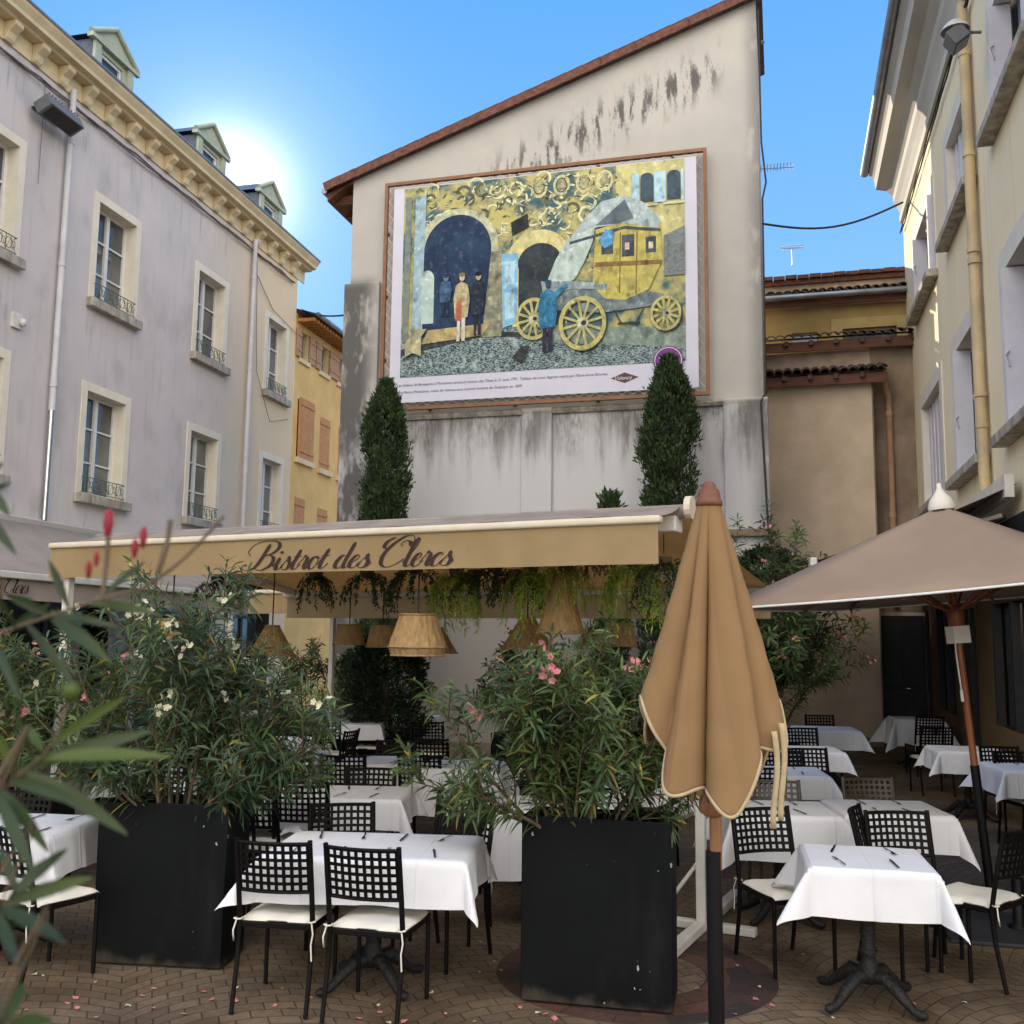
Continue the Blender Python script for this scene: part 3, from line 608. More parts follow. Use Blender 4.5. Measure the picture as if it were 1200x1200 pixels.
# ------------------------------------------------------------------ billboard with picture
BL = empty('billboard', (4.455, 17.5, 0), GA, 'large framed banner with painted coach and archway scene hung on the gable wall', 'billboard')
x0, x1, z0, z1 = -7.24, -.96, 6.3, 10.9
mb = MB(); t_ = .032
for a, b, c, d in ((x0, x1, z1-t_, z1+t_), (x0, x1, z0-t_, z0+t_), (x0-t_, x0+t_, z0+t_, z1-t_), (x1-t_, x1+t_, z0+t_, z1-t_)): mb.box(a-(t_ if b-a > 1 else 0), b+(t_ if b-a > 1 else 0), -.20, -.12, c, d)
for xx in (-6.3, -4.6, -3, -1.6):
    mb.box(xx, xx+.05, -.12, 0, z0-.03, z0+.03); mb.box(xx, xx+.05, -.12, 0, z1-.03, z1+.03)
for zz in (7.3, 8.6, 9.9):
    for xx in (x0-.02, x1-.02): mb.box(xx, xx+.04, -.12, 0, zz, zz+.05)
mb.build('frame', M['frame_rust'], BL)
bx0, bx1, bz0, bz1 = -7.08, -1.12, 6.42, 10.80
MB().box(bx0, bx1, -.165, -.155, bz0, bz1).build('banner', M['banner'], BL)
mb = MB()   # zigzag lacing
for (ax, az, bx, bz, n) in ((bx1, bz0, x1-.05, bz1, 34), (bx0, bz0, x0+.05, bz1, 34)):
    pts = [((ax if k % 2 else bx), -.17, az+(bz-az)*k/n) for k in range(n+1)]; mb.tube(pts, .005, 3, smooth=False)
for za, zb in ((bz0, z0+.05), (bz1, z1-.05)):
    pts = [(bx0+(bx1-bx0)*k/60, -.17, (za if k % 2 else zb)) for k in range(61)]; mb.tube(pts, .005, 3, smooth=False)
mb.build('lacing', M['cord_white'], BL)
# the picture: a generic painted street, in layers of paint colour a few mm apart
PX0, PX1, PZ0, PZ1 = -6.86, -1.34, 6.92, 10.78
_y = [-.170]
def P2(u, v): return (PX0+(PX1-PX0)*u, PZ0+(PZ1-PZ0)*v)     # u,v in 0..1
def paint(poly, col, col2=None, scale=4, stretch=None, name='painting', parent=None, rp=(.35, .65), bump=0):
    _y[0] -= .0007
    col = tuple(min(.8, c*1.3) for c in col); col2 = col2 and tuple(min(.8, c*1.25) for c in col2)
    c2 = col2 or tuple(c*.6 for c in col)
    m = mat('paint '+str(len(D.materials)), col, .75, .15, scale, col2=c2, stretch=stretch, detail=10, ramp=rp, spec=.2)
    overlay(m, tuple(c*.35 for c in c2), lambda t, v: mth(t, 'MULTIPLY', smooth(t, noise(t, v, 7, (1, 1, .6), 12), .50, .78), .8))
    overlay(m, tuple(min(.85, c*1.6+.07) for c in col), lambda t, v: mth(t, 'MULTIPLY', smooth(t, noise(t, v, 10, (1, 1, .9), 12), .52, .80), .8))
    mb = MB(); y = _y[0]
    polys = poly if isinstance(poly[0][0], (tuple, list)) else [poly]
    for p in polys:
        mb.add([(P2(*q)[0], y, P2(*q)[1]) for q in p], [tuple(range(len(p)))])
    return mb.build(name, m, PIC)
PIC = MB().box(PX0, PX1, -.170, -.1652, PZ0, PZ1).build('picture', mat('ochre painted stone', (.50, .44, .16), .75, .2, 2.6, col2=(.06, .13, .15), detail=9, spec=.2, ramp=(.42, .6)), BL)
def arc(cu, cv, ru, rv, a0, a1, n=18): return [(cu+ru*cos(R(a0+(a1-a0)*i/n)), cv+rv*sin(R(a0+(a1-a0)*i/n))) for i in range(n+1)]
ring_ = lambda cu, cv, ru, rv, k, a0=0, a1=360, n=24: [[arc(cu, cv, ru, rv, a0, a1, n)[i], arc(cu, cv, ru, rv, a0, a1, n)[i+1], arc(cu, cv, ru*k, rv*k, a0, a1, n)[i+1], arc(cu, cv, ru*k, rv*k, a0, a1, n)[i]] for i in range(n)]
# right house, cobbled street, pavement
paint([(.77, .45), (1, .45), (1, 1), (.77, 1)], (.50, .46, .20), (.36, .34, .16), 2)
cob = paint([(0, .0), (1, 0), (1, .16), (.62, .19), (.3, .25), (0, .17)], (.24, .30, .28), (.02, .04, .06), 22, (1, 1, 2.6), rp=(.45, .55))
paint([(0, .145), (.3, .215), (.62, .165), (.62, .150), (.3, .185), (0, .11)], (.02, .025, .03), (.05, .05, .04), 5)
paint([(.55, .2), (1, .17), (1, .06), (.8, .10), (.55, .13)], (.22, .27, .22), (.12, .16, .14), 9)
# carved stone swirls above the arches
random.seed(11)
sw = []
for i in range(46):
    cu, cv = random.uniform(.08, .76), random.uniform(.72, .98)
    a0 = random.uniform(0, 360); r_ = random.uniform(.012, .035); sw += ring_(cu, cv, r_, r_*1.4, .72, a0, a0+random.uniform(140, 300), 8)
paint(sw, (.62, .58, .30), (.50, .48, .30), 5)
sw = []
for i in range(38):
    cu, cv = random.uniform(.08, .76), random.uniform(.72, .97)
    a0 = random.uniform(0, 360); r_ = random.uniform(.010, .03); sw += ring_(cu, cv, r_, r_*1.4, .6, a0, a0+random.uniform(120, 260), 8)
paint(sw, (.05, .07, .07), (.12, .11, .06), 5)
for cu in (.50, .58, .66, .73):
    paint(ring_(cu, .93, .030, .055, .72), (.58, .52, .24), (.3, .3, .18), 6); paint(arc(cu, .93, .016, .032, 0, 360, 14), (.40, .36, .2), (.18, .17, .1), 9)
for col, cc in (((.07, .10, .09), 260), ((.55, .52, .30), 200), ((.22, .30, .28), 160)):
    dabs = []
    for i in range(cc):
        cu, cv = random.uniform(.04, .78), random.uniform(.25, .985); a_ = random.uniform(0, 3.14); l_, w_ = random.uniform(.006, .022), random.uniform(.0015, .004)
        dx, dy = cos(a_), sin(a_)
        dabs.append([(cu-dx*l_, cv-dy*l_), (cu-dy*w_, cv+dx*w_*1.4), (cu+dx*l_, cv+dy*l_), (cu+dy*w_, cv-dx*w_*1.4)])
    paint(dabs, col, None, 5)
# big dark archway with pale rim and light columns
paint([(.055, .2), (.055, .66)]+arc(.205, .66, .150, .20, 180, 0)+[(.355, .2)], (.44, .43, .26), (.28, .30, .22), 6)
paint([(.08, .2), (.08, .64)]+arc(.205, .64, .125, .19, 180, 0)+[(.33, .2)], (.012, .022, .055), (.02, .045, .085), 3)
paint([(.30, .18), (.33, .62), (.37, .62), (.37, .18)], (.28, .27, .17), (.12, .13, .1), 7)
paint([(.04, .14), (.045, .95), (.085, .95), (.075, .14)], (.30, .42, .46), (.18, .26, .28), 5)
paint([(.005, .18), (.008, .95), (.03, .95), (.028, .18)], (.10, .14, .14), (.2, .22, .16), 6)
paint([(.075, .27), (.075, .5)]+arc(.095, .5, .026, .05, 180, 0, 8)+[(.121, .27)], (.40, .50, .46), (.30, .40, .36), 3)
paint([(.10, .235), (.33, .25), (.30, .19), (.08, .165)], (.42, .32, .14), (.24, .2, .11), 4)
# second archway, blue door leaf
paint([(.41, .22), (.41, .55)]+arc(.50, .55, .115, .16, 180, 0)+[(.60, .22)], (.56, .50, .22), (.40, .36, .18), 8)
paint([(.43, .22), (.43, .52)]+arc(.505, .52, .082, .12, 180, 0)+[(.587, .22)], (.015, .02, .03), (.04, .05, .05), 4)
paint([(.375, .22), (.368, .60), (.428, .60), (.425, .24)], (.22, .42, .56), (.14, .30, .44), 4)
paint([[(.383, .26), (.38, .40), (.415, .40), (.415, .27)], [(.38, .44), (.378, .56), (.416, .56), (.415, .44)]], (.36, .54, .62), (.24, .4, .5), 4)
paint([(.40, .76), (.46, .80), (.465, .73), (.405, .69)], (.015, .02, .02), (.03, .03, .03), 5)
# upper windows of the right house with pale blue shutters
for cu in (.875, .965):
    paint([(cu-.022, .80), (cu-.022, .92)]+arc(cu, .92, .022, .025, 180, 0, 6)+[(cu+.022, .80)], (.03, .05, .08), (.07, .1, .12), 3)
    paint([[(cu-.05, .79), (cu-.05, .945), (cu-.026, .945), (cu-.026, .79)], [(cu+.024, .79), (cu+.024, .945), (min(cu+.05, .998), .945), (min(cu+.05, .998), .79)]], (.38, .55, .62), (.3, .45, .52), 3)
    paint([(cu-.035, .775), (cu+.035, .775), (cu+.035, .787), (cu-.035, .787)], (.6, .56, .32), None, 3)
paint([(.93, .42), (1, .42), (1, .66), (.93, .62)], (.10, .12, .13), (.2, .22, .2), 12, (1, 1, 3))
# coach
def wheel(cu, cv, r, spokes=12, asp=.86, tilt=0):
    rim = ring_(cu, cv, r*asp, r*1.43, .83, 0, 360, 30)
    paint(ring_(cu+.004, cv-.004, r*asp*1.0, r*1.43*1.0, .78, 0, 360, 30), (.05, .05, .03), None, 3)
    paint(rim, (.44, .40, .14), (.26, .25, .12), 8)
    sp = []
    for k in range(spokes):
        a = 2*PI*k/spokes+.2; dx, dy = cos(a), sin(a); wv = .0045
        sp.append([(cu-dy*wv, cv+dx*wv*1.43), (cu+dx*r*asp*.84-dy*wv, cv+dy*r*1.43*.84+dx*wv*1.43), (cu+dx*r*asp*.84+dy*wv, cv+dy*r*1.43*.84-dx*wv*1.43), (cu+dy*wv, cv-dx*wv*1.43)])
    paint(sp, (.40, .38, .15), (.24, .24, .12), 9); paint(arc(cu, cv, r*.22, r*.32, 0, 360, 14), (.45, .45, .28), (.12, .13, .13), 8); paint(arc(cu+.005, cv, r*.10, r*.14, 0, 360, 10), (.03, .03, .04), None, 3)
wheel(.485, .255, .075)
paint([(.52, .40), (.70, .42), (.93, .33), (.93, .28), (.72, .26), (.56, .29)], (.18, .23, .22), (.08, .1, .11), 6)
paint([[(.76, .27), (.765, .27), (.79, .20), (.785, .20)], [(.86, .27), (.865, .27), (.84, .20), (.835, .20)], [(.775, .205), (.85, .205), (.85, .195), (.775, .195)]], (.04, .05, .06), None, 5)
paint([(.69, .40), (.70, .68), (.80, .71), (.92, .68), (.925, .50), (.88, .36), (.80, .315), (.73, .33)], (.46, .40, .10), (.30, .26, .08), 4)
paint([(.695, .49), (.70, .515), (.925, .50), (.922, .478)], (.22, .13, .05), None, 5)
paint([[(.78, .35), (.783, .66), (.787, .66), (.784, .35)], [(.835, .34), (.84, .66), (.844, .66), (.839, .34)]], (.18, .13, .04), None, 5)
paint([[(.79, .53), (.79, .64), (.832, .64), (.832, .53)], [(.87, .54), (.87, .62), (.905, .62), (.905, .54)], [(.72, .55), (.72, .63), (.76, .63), (.76, .55)]], (.03, .04, .05), (.08, .1, .11), 4)
paint([[(.800, .565), (.80, .60), (.815, .60), (.815, .565)], [(.88, .56), (.88, .595), (.895, .595), (.895, .56)]], (.6, .5, .4), (.45, .25, .2), 8)
# tarpaulin over roof and front
paint([(.60, .62), (.66, .74), (.72, .82), (.80, .84), (.86, .80), (.92, .70), (.91, .66), (.80, .70), (.70, .69), (.62, .64)], (.40, .47, .46), (.20, .26, .27), 5)
paint([(.70, .70), (.80, .82), (.83, .72), (.78, .70)], (.07, .09, .11), (.12, .15, .16), 4)
paint([(.60, .64), (.70, .70), (.69, .62), (.66, .52), (.63, .44), (.60, .42), (.53, .43), (.56, .54)], (.46, .54, .48), (.26, .33, .30), 5, (1, 1, .4))
paint([(.61, .63), (.80, .685), (.92, .655), (.92, .64), (.80, .67), (.61, .615)], (.06, .08, .09), None, 5)
paint([(.71, .62), (.735, .68), (.765, .66), (.76, .60), (.73, .58)], (.10, .28, .48), (.06, .18, .34), 5)
paint([(.51, .44), (.62, .43), (.74, .40), (.74, .375), (.62, .39), (.52, .36)], (.26, .32, .32), (.14, .18, .19), 5)
wheel(.655, .215, .095); wheel(.935, .235, .06)
# plain dark figures
def figure(cu, cv, h, coat, legs, head, w_=1.0):
    paint([[(cu-.012*w_, cv), (cu-.010*w_, cv+.45*h), (cu-.001, cv+.45*h), (cu-.004, cv)], [(cu+.003, cv), (cu+.001, cv+.45*h), (cu+.012*w_, cv+.45*h), (cu+.012*w_, cv)]], legs, None, 8)
    paint([(cu-.018*w_, cv+.32*h), (cu-.022*w_, cv+.62*h), (cu-.016*w_, cv+.80*h), (cu, cv+.86*h), (cu+.018*w_, cv+.80*h), (cu+.024*w_, cv+.6*h), (cu+.018*w_, cv+.34*h)], coat, tuple(c*.5 for c in coat), 9)
    paint(arc(cu+.002, cv+.92*h, .010, .022, 0, 360, 10), head, None, 9)
    paint(arc(cu+.001, cv+.955*h, .013, .012, 0, 360, 8), tuple(c*.4 for c in coat), None, 9)
figure(.165, .30, .22, (.06, .12, .22), (.02, .03, .06), (.18, .25, .3)); figure(.225, .165, .36, (.45, .38, .22), (.5, .5, .42), (.5, .4, .28), 1.3)
paint([(.205, .27), (.208, .37), (.226, .38), (.228, .27)], (.30, .08, .05), (.4, .14, .08), 8)
figure(.285, .19, .33, (.02, .03, .05), (.02, .025, .04), (.42, .34, .24), 1.1)
figure(.535, .08, .37, (.03, .16, .28), (.03, .03, .05), (.05, .06, .08), 1.5)
paint([(.535, .36), (.60, .42), (.607, .405), (.545, .32)], (.05, .20, .34), None, 8)
paint([(.41, .06), (.445, .12), (.475, .115), (.45, .04)], (.015, .018, .02), (.05, .05, .05), 6)
paint([(.02, .10), (.05, .12), (.08, .10), (.08, .20), (.10, .24), (.03, .24), (.035, .2), (.02, .17)], (.45, .40, .22), (.2, .2, .15), 6)
YP = -.172
def text(s_, size, x, z, m, parent, y=YP, name='caption', shear=0, extrude=0, align='LEFT'):
    c = D.curves.new(name, 'FONT'); c.body = s_; c.size = size; c.shear = shear; c.extrude = extrude; c.align_x = align
    o = D.objects.new(name, c); COL.objects.link(o)
    me = D.meshes.new_from_object(o.evaluated_get(bpy.context.evaluated_depsgraph_get())) if False else None
    bpy.context.view_layer.update()
    me = D.meshes.new_from_object(o); D.objects.remove(o); D.curves.remove(c)
    me.name = name; me.materials.clear(); me.materials.append(m)
    o = D.objects.new(name, me); COL.objects.link(o); o.parent = parent; o.location = (x, y, z); o.rotation_euler = (PI/2, 0, 0)
    return o
text('Les Adieux de Bonaparte à Montalivet devant la maison des Têtes le 31 août 1791. Tableau de Louis Ageron repris par Marie-Anne Boursac', .073, -6.92, 6.74, M['letter_grey'], BL, shear=.15)
text('Jean-Pierre Montalivet, maire de Valence sera nommé ministre de l\'Intérieur en 1809', .073, -6.92, 6.60, M['letter_grey'], BL, shear=.15)
# diamond logo
m_ = MB(); m_.add([(-2.72, -.168, 6.67), (-2.46, -.168, 6.57), (-2.20, -.168, 6.67), (-2.46, -.168, 6.77)], [(0, 1, 2, 3)]); lg = m_.build('emblem', mat('brown emblem', (.12, .06, .05), .7), BL)
text('Valence', .105, -2.66, 6.635, M['banner'], BL, y=-.171, name='emblem_text', shear=.3)
m_ = MB(); m_.lathe([(.0, 0), (.27, 0)], (0, 0, 0), 30); o = m_.build('badge', mat('purple badge', (.20, .03, .22), .6), BL); o.location = (-1.66, -.222, 6.93); o.rotation_euler = (PI/2, 0, 0)
m_ = MB(); m_.lathe([(.235, .003), (.25, .003)], (0, 0, 0), 30); o = m_.build('badge_ring', M['banner'], BL); o.location = (-1.66, -.222, 6.93); o.rotation_euler = (PI/2, 0, 0)
text('Ville', .17, -1.83, 6.88, M['banner'], BL, y=-.228, name='badge_text')

# ------------------------------------------------------------------ tiled back building in the alley
AB = empty('back_building', (5.826, 19.297, 0), GA, 'old beige back building with three stepped tiled eaves between gable wall and cream house', 'building')
def pantiles(mb, x0, x1, y0, z0, depth, rise, r=.085):
    n = int((x1-x0)/(r*2.0)); st = (x1-x0)/n
    for k in range(n):
        cx = x0+st*(k+.5); jz = random.uniform(-.012, .012); jy = random.uniform(-.03, .03)
        for q in range(3):
            ya, yb = y0+jy+depth*q/3-.02, y0+depth*(q+1)/3+.03; za = z0+jz+rise*q/3+.02-.012*q; zb = z0+jz+rise*(q+1)/3
            pa = [(cx+r*cos(R(a))*1.05, ya, za+r*.8*sin(R(a))) for a in range(0, 181, 30)]; pb = [(cx+r*.82*cos(R(a)), yb, zb+r*.7*sin(R(a))) for a in range(0, 181, 30)]
            pc = [(cx+r*.8*cos(R(a)), ya, za-.002+r*.58*sin(R(a))) for a in range(0, 181, 30)]
            mb.add(pa+pb, [(i, i+1, 8+i, 7+i) for i in range(6)], True); mb.add(pa+pc, [(i, 7+i, 8+i, i+1) for i in range(6)])
def eave(name, x0, x1, z, y=0, depth=.75, beam=True, out=.28, rafters=True):
    mb = MB(); pantiles(mb, x0, x1, y-out-.06, z, depth, depth*.35); mb.add([(x0, y-out, z-.01), (x1, y-out, z-.01), (x1, y+depth-out, z+depth*.35-.01), (x0, y+depth-out, z+depth*.35-.01)], [(0, 1, 2, 3)])
    o = mb.build('tile_roof', M['tile_old'], AB)
    bm_ = MB(); bm_.box(x0, x1, y-out+.05, y-out+.09, z-.23, z-.04); bm_.build('eave_beam', M['wood_beam'], o)
    if rafters:
        rb = MB(); k = x0+.2
        while k < x1-.1: rb.box(k, k+.08, y-out-.03, y-.003, z-.13, z-.035); k += .48
        rb.build('rafter', M['tile_old'], o)
# volumes, each set back behind the one below
MB().box(-1.15, 1.14, 0, .45, 0, 6.9).build('wall', M['beige_wall'], AB)
MB().box(1.17, 2.3, .45, 1.2, 0, 7.75).box(-1.15, 1.168, .452, 1.0, 6.905, 7.7).build('upper_wall', M['pink_wall'], AB)
mb = MB(); mb.box(1.17, 2.28, .44, .449, 2.5, 7.7); mb.build('stained_wall', M['brown_wall'], AB)
mb = MB(); mb.box(1.145, 1.165, .0, .44, 0, 6.85); mb.build('shadow_gap', M['brown_wall'], AB)
eave('low', -1.2, 1.42, 7.08, 0); eave('mid', -1.15, 2.32, 7.90, .45)
mb = MB(); wall_grid(mb, -1.15, 2.3, 7.5, 8.9, [(-.30, .22, 8.02, 8.36), (.72, 1.78, 8.0, 8.38)], y=1.25); reveal(mb, -.30, .22, 8.02, 8.36, 1.25, 1.4); reveal(mb, .72, 1.78, 8.0, 8.38, 1.25, 1.4); mb.build('recess_wall', M['ochre_wall'], AB)
mb = MB(); surround(mb, .72, 1.78, 8.0, 8.38, .22, -1.215, 1.248, True); mb.build('window_surround', mat('pale ochre band', (.5, .38, .17), .9), AB)
for a, b, c, d in ((-.30, .22, 8.02, 8.36), (.72, 1.78, 8.0, 8.38)):
    wn = MB().box(a, b, 1.38, 1.4, c, d).build('window', M['glass'], AB); MB().box(a, b, 1.36, 1.378, c, c+.03).box(a, b, 1.36, 1.378, d-.03, d).build('frame', M['cream_trim'], wn)
eave('top', -1.15, 2.32, 9.10, 1.25, rafters=False)
MB().tube([(-1.15, .88, 9.03), (2.32, .88, 9.03)], .065, 8).build('gutter', M['zinc'], AB)
MB().box(-1.15, 2.32, 1.7, 2.4, 8.9, 9.62).build('top_wall', M['pink_wall'], AB)
mb = MB()
for k in range(14): mb.box(-1.15+k*.25, -1.15+k*.25+.24, 1.55, 2.5, 9.66+.01*(k % 2), 9.74+.01*(k % 2))
mb.box(-1.15, 2.32, 1.62, 1.69, 9.56, 9.655); mb.build('coping', M['tile_red'], AB)
mb = MB(); mb.tube([(1.38, -.12, 6.95), (1.40, .2, 6.85), (1.48, .36, 6.7), (1.48, .36, 2.6)], .06, 10); mb.tube([(1.48, .36, 6.3), (1.48, .36, 6.4)], .072, 10); mb.tube([(1.48, .36, 4.3), (1.48, .36, 4.4)], .072, 10); mb.build('downpipe', M['shutter_pink'], AB)
mb = MB(); mb.box(1.17, 1.98, .40, .438, .02, 2.42); dr = mb.build('door', M['door'], AB)
mb = MB()
for a, b in ((1.24, 1.54), (1.61, 1.91)):
    for c, d in ((.2, 1.0), (1.15, 2.3)): mb.box(a, b, .385, .399, c, d)
mb.build('door_panel', M['dark_shop'], dr); MB().tube([(1.58, .395, 1.05), (1.58, .34, 1.05), (1.68, .34, 1.05)], .012, 6).build('handle', M['steel'], dr)
# alley low stone step
MB().box(-2.4, 1.1, -.3, -.02, .006, .16).build('step', M['brown_wall'], AB, [BEV(.01)])

# ------------------------------------------------------------------ right building
RB = empty('corner_building', (8.011, 19.856, 0), R(-(90+15.06)), 'cream plastered corner house with heavy grey cornice and pale lilac shutters', 'building')
wr = [(1.72, 3.9), (5.5, 7.35), (8.95, 10.8), (12.4, 14.2)]
zr_ = [(4.3, 6.2), (8.0, 9.42)]
hol = [(a, b, c, d) for a, b in wr for c, d in zr_]
mb = MB(); wall_grid(mb, 0, 16, 3.3, 11.6, hol); mb.add([(0, 9, 0), (0, 0, 0), (0, 0, 11.6), (0, 9, 11.6)], [(0, 1, 2, 3)]); mb.add([(16, 0, 0), (16, 9, 0), (16, 9, 11.6), (16, 0, 11.6)], [(0, 1, 2, 3)]); mb.build('wall', M['cream_pl'], RB)
for i, (a, b) in enumerate(wr):
    for j, (c, d) in enumerate(zr_):
        y = .22; fr = MB(); mid = (a+b)/2; t1 = .06
        fr.box(a, a+t1, y-.04, y+.02, c, d); fr.box(b-t1, b, y-.04, y+.02, c, d); fr.box(mid-.05, mid+.05, y-.05, y+.02, c, d); fr.box(a+t1, mid-.05, y-.04, y+.02, d-t1, d); fr.box(mid+.05, b-t1, y-.04, y+.02, d-t1, d)
        wn = fr.build('window', M['cream_trim'], RB)
        MB().add([(a+.01, y-.01, c), (b-.01, y-.01, c), (b-.01, y-.01, d), (a+.01, y-.01, d)], [(0, 1, 2, 3)]).build('pane', M['glass_d'], wn)
        su = MB(); surround(su, a, b, c, d, .26, .02); reveal(su, a, b, c, d, 0, y+.02); su.build('frame', M['cream_trim'], wn)
        MB().box(a-.3, b+.3, -.19, 0, c-.13, c-.003).build('sill', M['sillstone'], wn, [BEV(.015)])
        # folding louvre shutters standing in the reveal
        if (i, j) in ((0, 0), (1, 1)):
            m_ = MB(); n = 11
            for k in range(n):
                xa = a+.04+(b-a-.08)*k/n; m_.box(xa, xa+(b-a-.08)/n-.015, .10+.02*(k % 2), .13+.02*(k % 2), c+.02, d-.02)
            m_.build('shutter', M['lilac_shutter'], wn)
        else:
            for xa, sg in ((a+.03, 1), (b-.03, -1)):
                m_ = MB()
                for k in range(3): m_.box(min(xa+sg*.05*k, xa+sg*(.05*k+.035)), max(xa+sg*.05*k, xa+sg*(.05*k+.035)), -.08, .17, c+.02, d-.02)
                m_.tube([(xa+sg*.15, -.04, c+.9), (xa+sg*.17, -.09, c+.85), (xa+sg*.15, -.04, c+.72)], .01, 5); m_.build('shutter', M['lilac_shutter'], wn)
mb = MB(); mb.prism([(0, 10.55), (-.05, 10.55), (-.06, 10.68), (-.03, 10.74), (-.10, 10.90), (-.16, 11.0), (-.17, 11.15), (-.30, 11.28), (-.50, 11.33), (-.53, 11.55), (-.62, 11.66), (-.64, 11.78), (0, 11.8)], lambda y, z: (-.1, y, z), lambda y, z: (16.2, y, z)); mb.build('cornice', M['corn_grey'], RB)
MB().tube([(-.2, -.70, 11.76), (16.2, -.70, 11.76)], .09, 10).build('gutter', M['zinc'], RB)
MB().add([(-.1, -.6, 11.81), (16.2, -.6, 11.81), (16.2, 4, 12.6), (-.1, 4, 12.6)], [(0, 1, 2, 3)]).build('roof', M['tile_old'], RB)
mb = MB(); mb.tube([(7.72, -.10, 10.35), (7.72, -.10, 8.2), (7.7, -.10, 6.5), (7.72, -.10, 3.6)], .068, 12)
for zz in (9.6, 8.2, 6.9, 6.75, 5.0, 4.6): mb.tube([(7.72, -.10, zz), (7.72, -.10, zz+.07)], .080, 12)
mb.build('downpipe', M['pipe_cream'], RB)
mb = MB()
for q in range(2):
    mb.tube([(x_*.6+.1, -.05-.03*q, 10.30-.05*abs(sin(x_*1.7+q))) for x_ in range(27)], .014, 5)
mb.build('cable', M['cable'], RB)
# ground floor shopfront
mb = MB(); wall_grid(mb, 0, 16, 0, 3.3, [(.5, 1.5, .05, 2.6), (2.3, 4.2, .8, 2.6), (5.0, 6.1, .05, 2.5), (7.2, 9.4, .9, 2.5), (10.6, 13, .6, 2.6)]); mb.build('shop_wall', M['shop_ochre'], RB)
MB().box(-.02, 16, -.10, -.003, 2.75, 3.3).build('fascia', M['dark_shop'], RB)
MB().box(-.03, .46, -.04, -.003, 0, 2.74).build('corner_strip', M['lilac_shutter'], RB)
for a, b, c, d in [(.5, 1.5, .05, 2.6), (2.3, 4.2, .8, 2.6), (5.0, 6.1, .05, 2.5), (7.2, 9.4, .9, 2.5), (10.6, 13, .6, 2.6)]:
    f = MB(); reveal(f, a, b, c, d, 0, .3); f.box(a, a+.09, .0, .1, c, d); f.box(b-.09, b, .0, .1, c, d); f.box((a+b)/2-.04, (a+b)/2+.04, .0, .1, c, d); f.box(a+.09, b-.09, .0, .1, d-.1, d)
    sf = f.build('shop_window', M['dark_shop'], RB); MB().add([(a, .12, c), (b, .12, c), (b, .12, d), (a, .12, d)], [(0, 1, 2, 3)]).build('pane', M['glass_d'], sf)

t = empty('floodlight', local_to_world(RB, (9.0, -.42, 9.12)), RB.rotation_euler[2], 'white domed floodlight with grey glass on the cream house by its downpipe', 'floodlight')
Mx = Matrix.Rotation(R(35), 4, 'X')
t.scale = (.72, .72, .72)
mb = MB(); mb.box(-.2, .2, -.14, .14, -.16, .12, Mx); mb.build('housing', M['lamp_grey'], t, [BEV(.02)])
mb = MB(); mb.lathe([(0, .24), (.1, .22), (.2, .12), (.23, .05)], (0, 0, .08), 16); mb.build('hood', M['white_metal'], t)
MB().box(-.16, .16, -.12, .12, -.168, -.161, Mx).build('lamp_glass', M['lamp_glass'], t)
MB().tube([(0, 0, .1), (0, .4, .05)], .025, 6).build('bracket', M['lamp_grey'], t)

# awning over the shop of the right building
RA = empty('awning', RB.location, RB.rotation_euler[2], 'brown canvas awning folding out from the cream corner house behind the open parasol', 'awning')
mb = MB(); mb.grid(14, 6, lambda u, v: (2.2+7.1*u, -.05-2.15*v, 3.66-.84*v-.04*sin(PI*v))); mb.build('roof_fabric', M['blind'], RA, [SOL(.004)])
MB().box(2.18, 9.32, -2.26, -2.18, 2.76, 2.86).build('front_bar', M['white_metal'], RA, [BEV(.015)])
MB().grid(60, 5, lambda u, v: (2.2+7.1*u, -2.24-.02*sin(u*70)*v-.10*v*v*(u > .93), 2.76-.42*v)).build('valance', M['cream_trim'], RA)
MB().box(2.1, 9.35, -.20, -.105, 3.5, 3.75).build('cassette', M['white_metal'], RA)
for xx in (2.6, 8.9): MB().tube([(xx, -.15, 3.35), (xx-.5, -1.2, 3.1), (xx, -2.2, 2.8)], .03, 6).build('arm', M['white_metal'], RA)
for xx in (9.1,): MB().tube([(xx, -.15, 3.3), (xx, -2.15, 2.5)], .02, 6).build('arm', M['black_tube'], RA)

# overhead cable and aerials
c0, c1 = atY(893, 262, 18.2), atY(1058, 237, 18.9)
mb = MB(); mb.tube([c0.lerp(c1, k/14)+Vector((0, 0, -.28*sin(PI*k/14))) for k in range(15)], .022, 5); tag(mb.build('overhead_cable', M['cable']), 'black cable sagging across the sky from gable wall to cream house', 'cable')
p0, p1 = atY(352, 362, 27.5), atY(408, 369, 20.0)
mb = MB(); mb.tube([p0.lerp(p1, k/8)+Vector((0, 0, -.1*sin(PI*k/8))) for k in range(9)], .02, 4); tag(mb.build('overhead_cable', M['cable']), 'thin cable crossing from the lavender house to the gable wall', 'cable')
def aerial(px, py, Y, lab, ln=1.0, rz=0, mast=1.2, small=1):
    p = atY(px, py, Y); t = empty('tv_aerial', (p.x, p.y, p.z-mast), rz, lab, 'aerial')
    MB().tube([(0, 0, 0), (0, 0, mast)], .015, 6).build('mast', M['aluminium'], t)
    mb = MB(); mb.tube([(-ln*.5, 0, mast), (ln*.5, 0, mast-.03)], .012, 5)
    for k in range(12): x = -ln*.5+ln*k/11; mb.tube([(x, -.18*small, mast), (x, .18*small, mast+.01)], .007, 4); mb.tube([(x, 0, mast-.05*small), (x, 0, mast+.08*small)], .005, 4)
    mb.build('antenna', M['aluminium'], t)
aerial(909, 196, 19.3, 'long toothed television aerial against the sky right of the gable', .7, R(-14), .05)
aerial(928, 290, 23.5, 'small television aerial behind the coping of the back building', .5, R(-20), .45, .8)
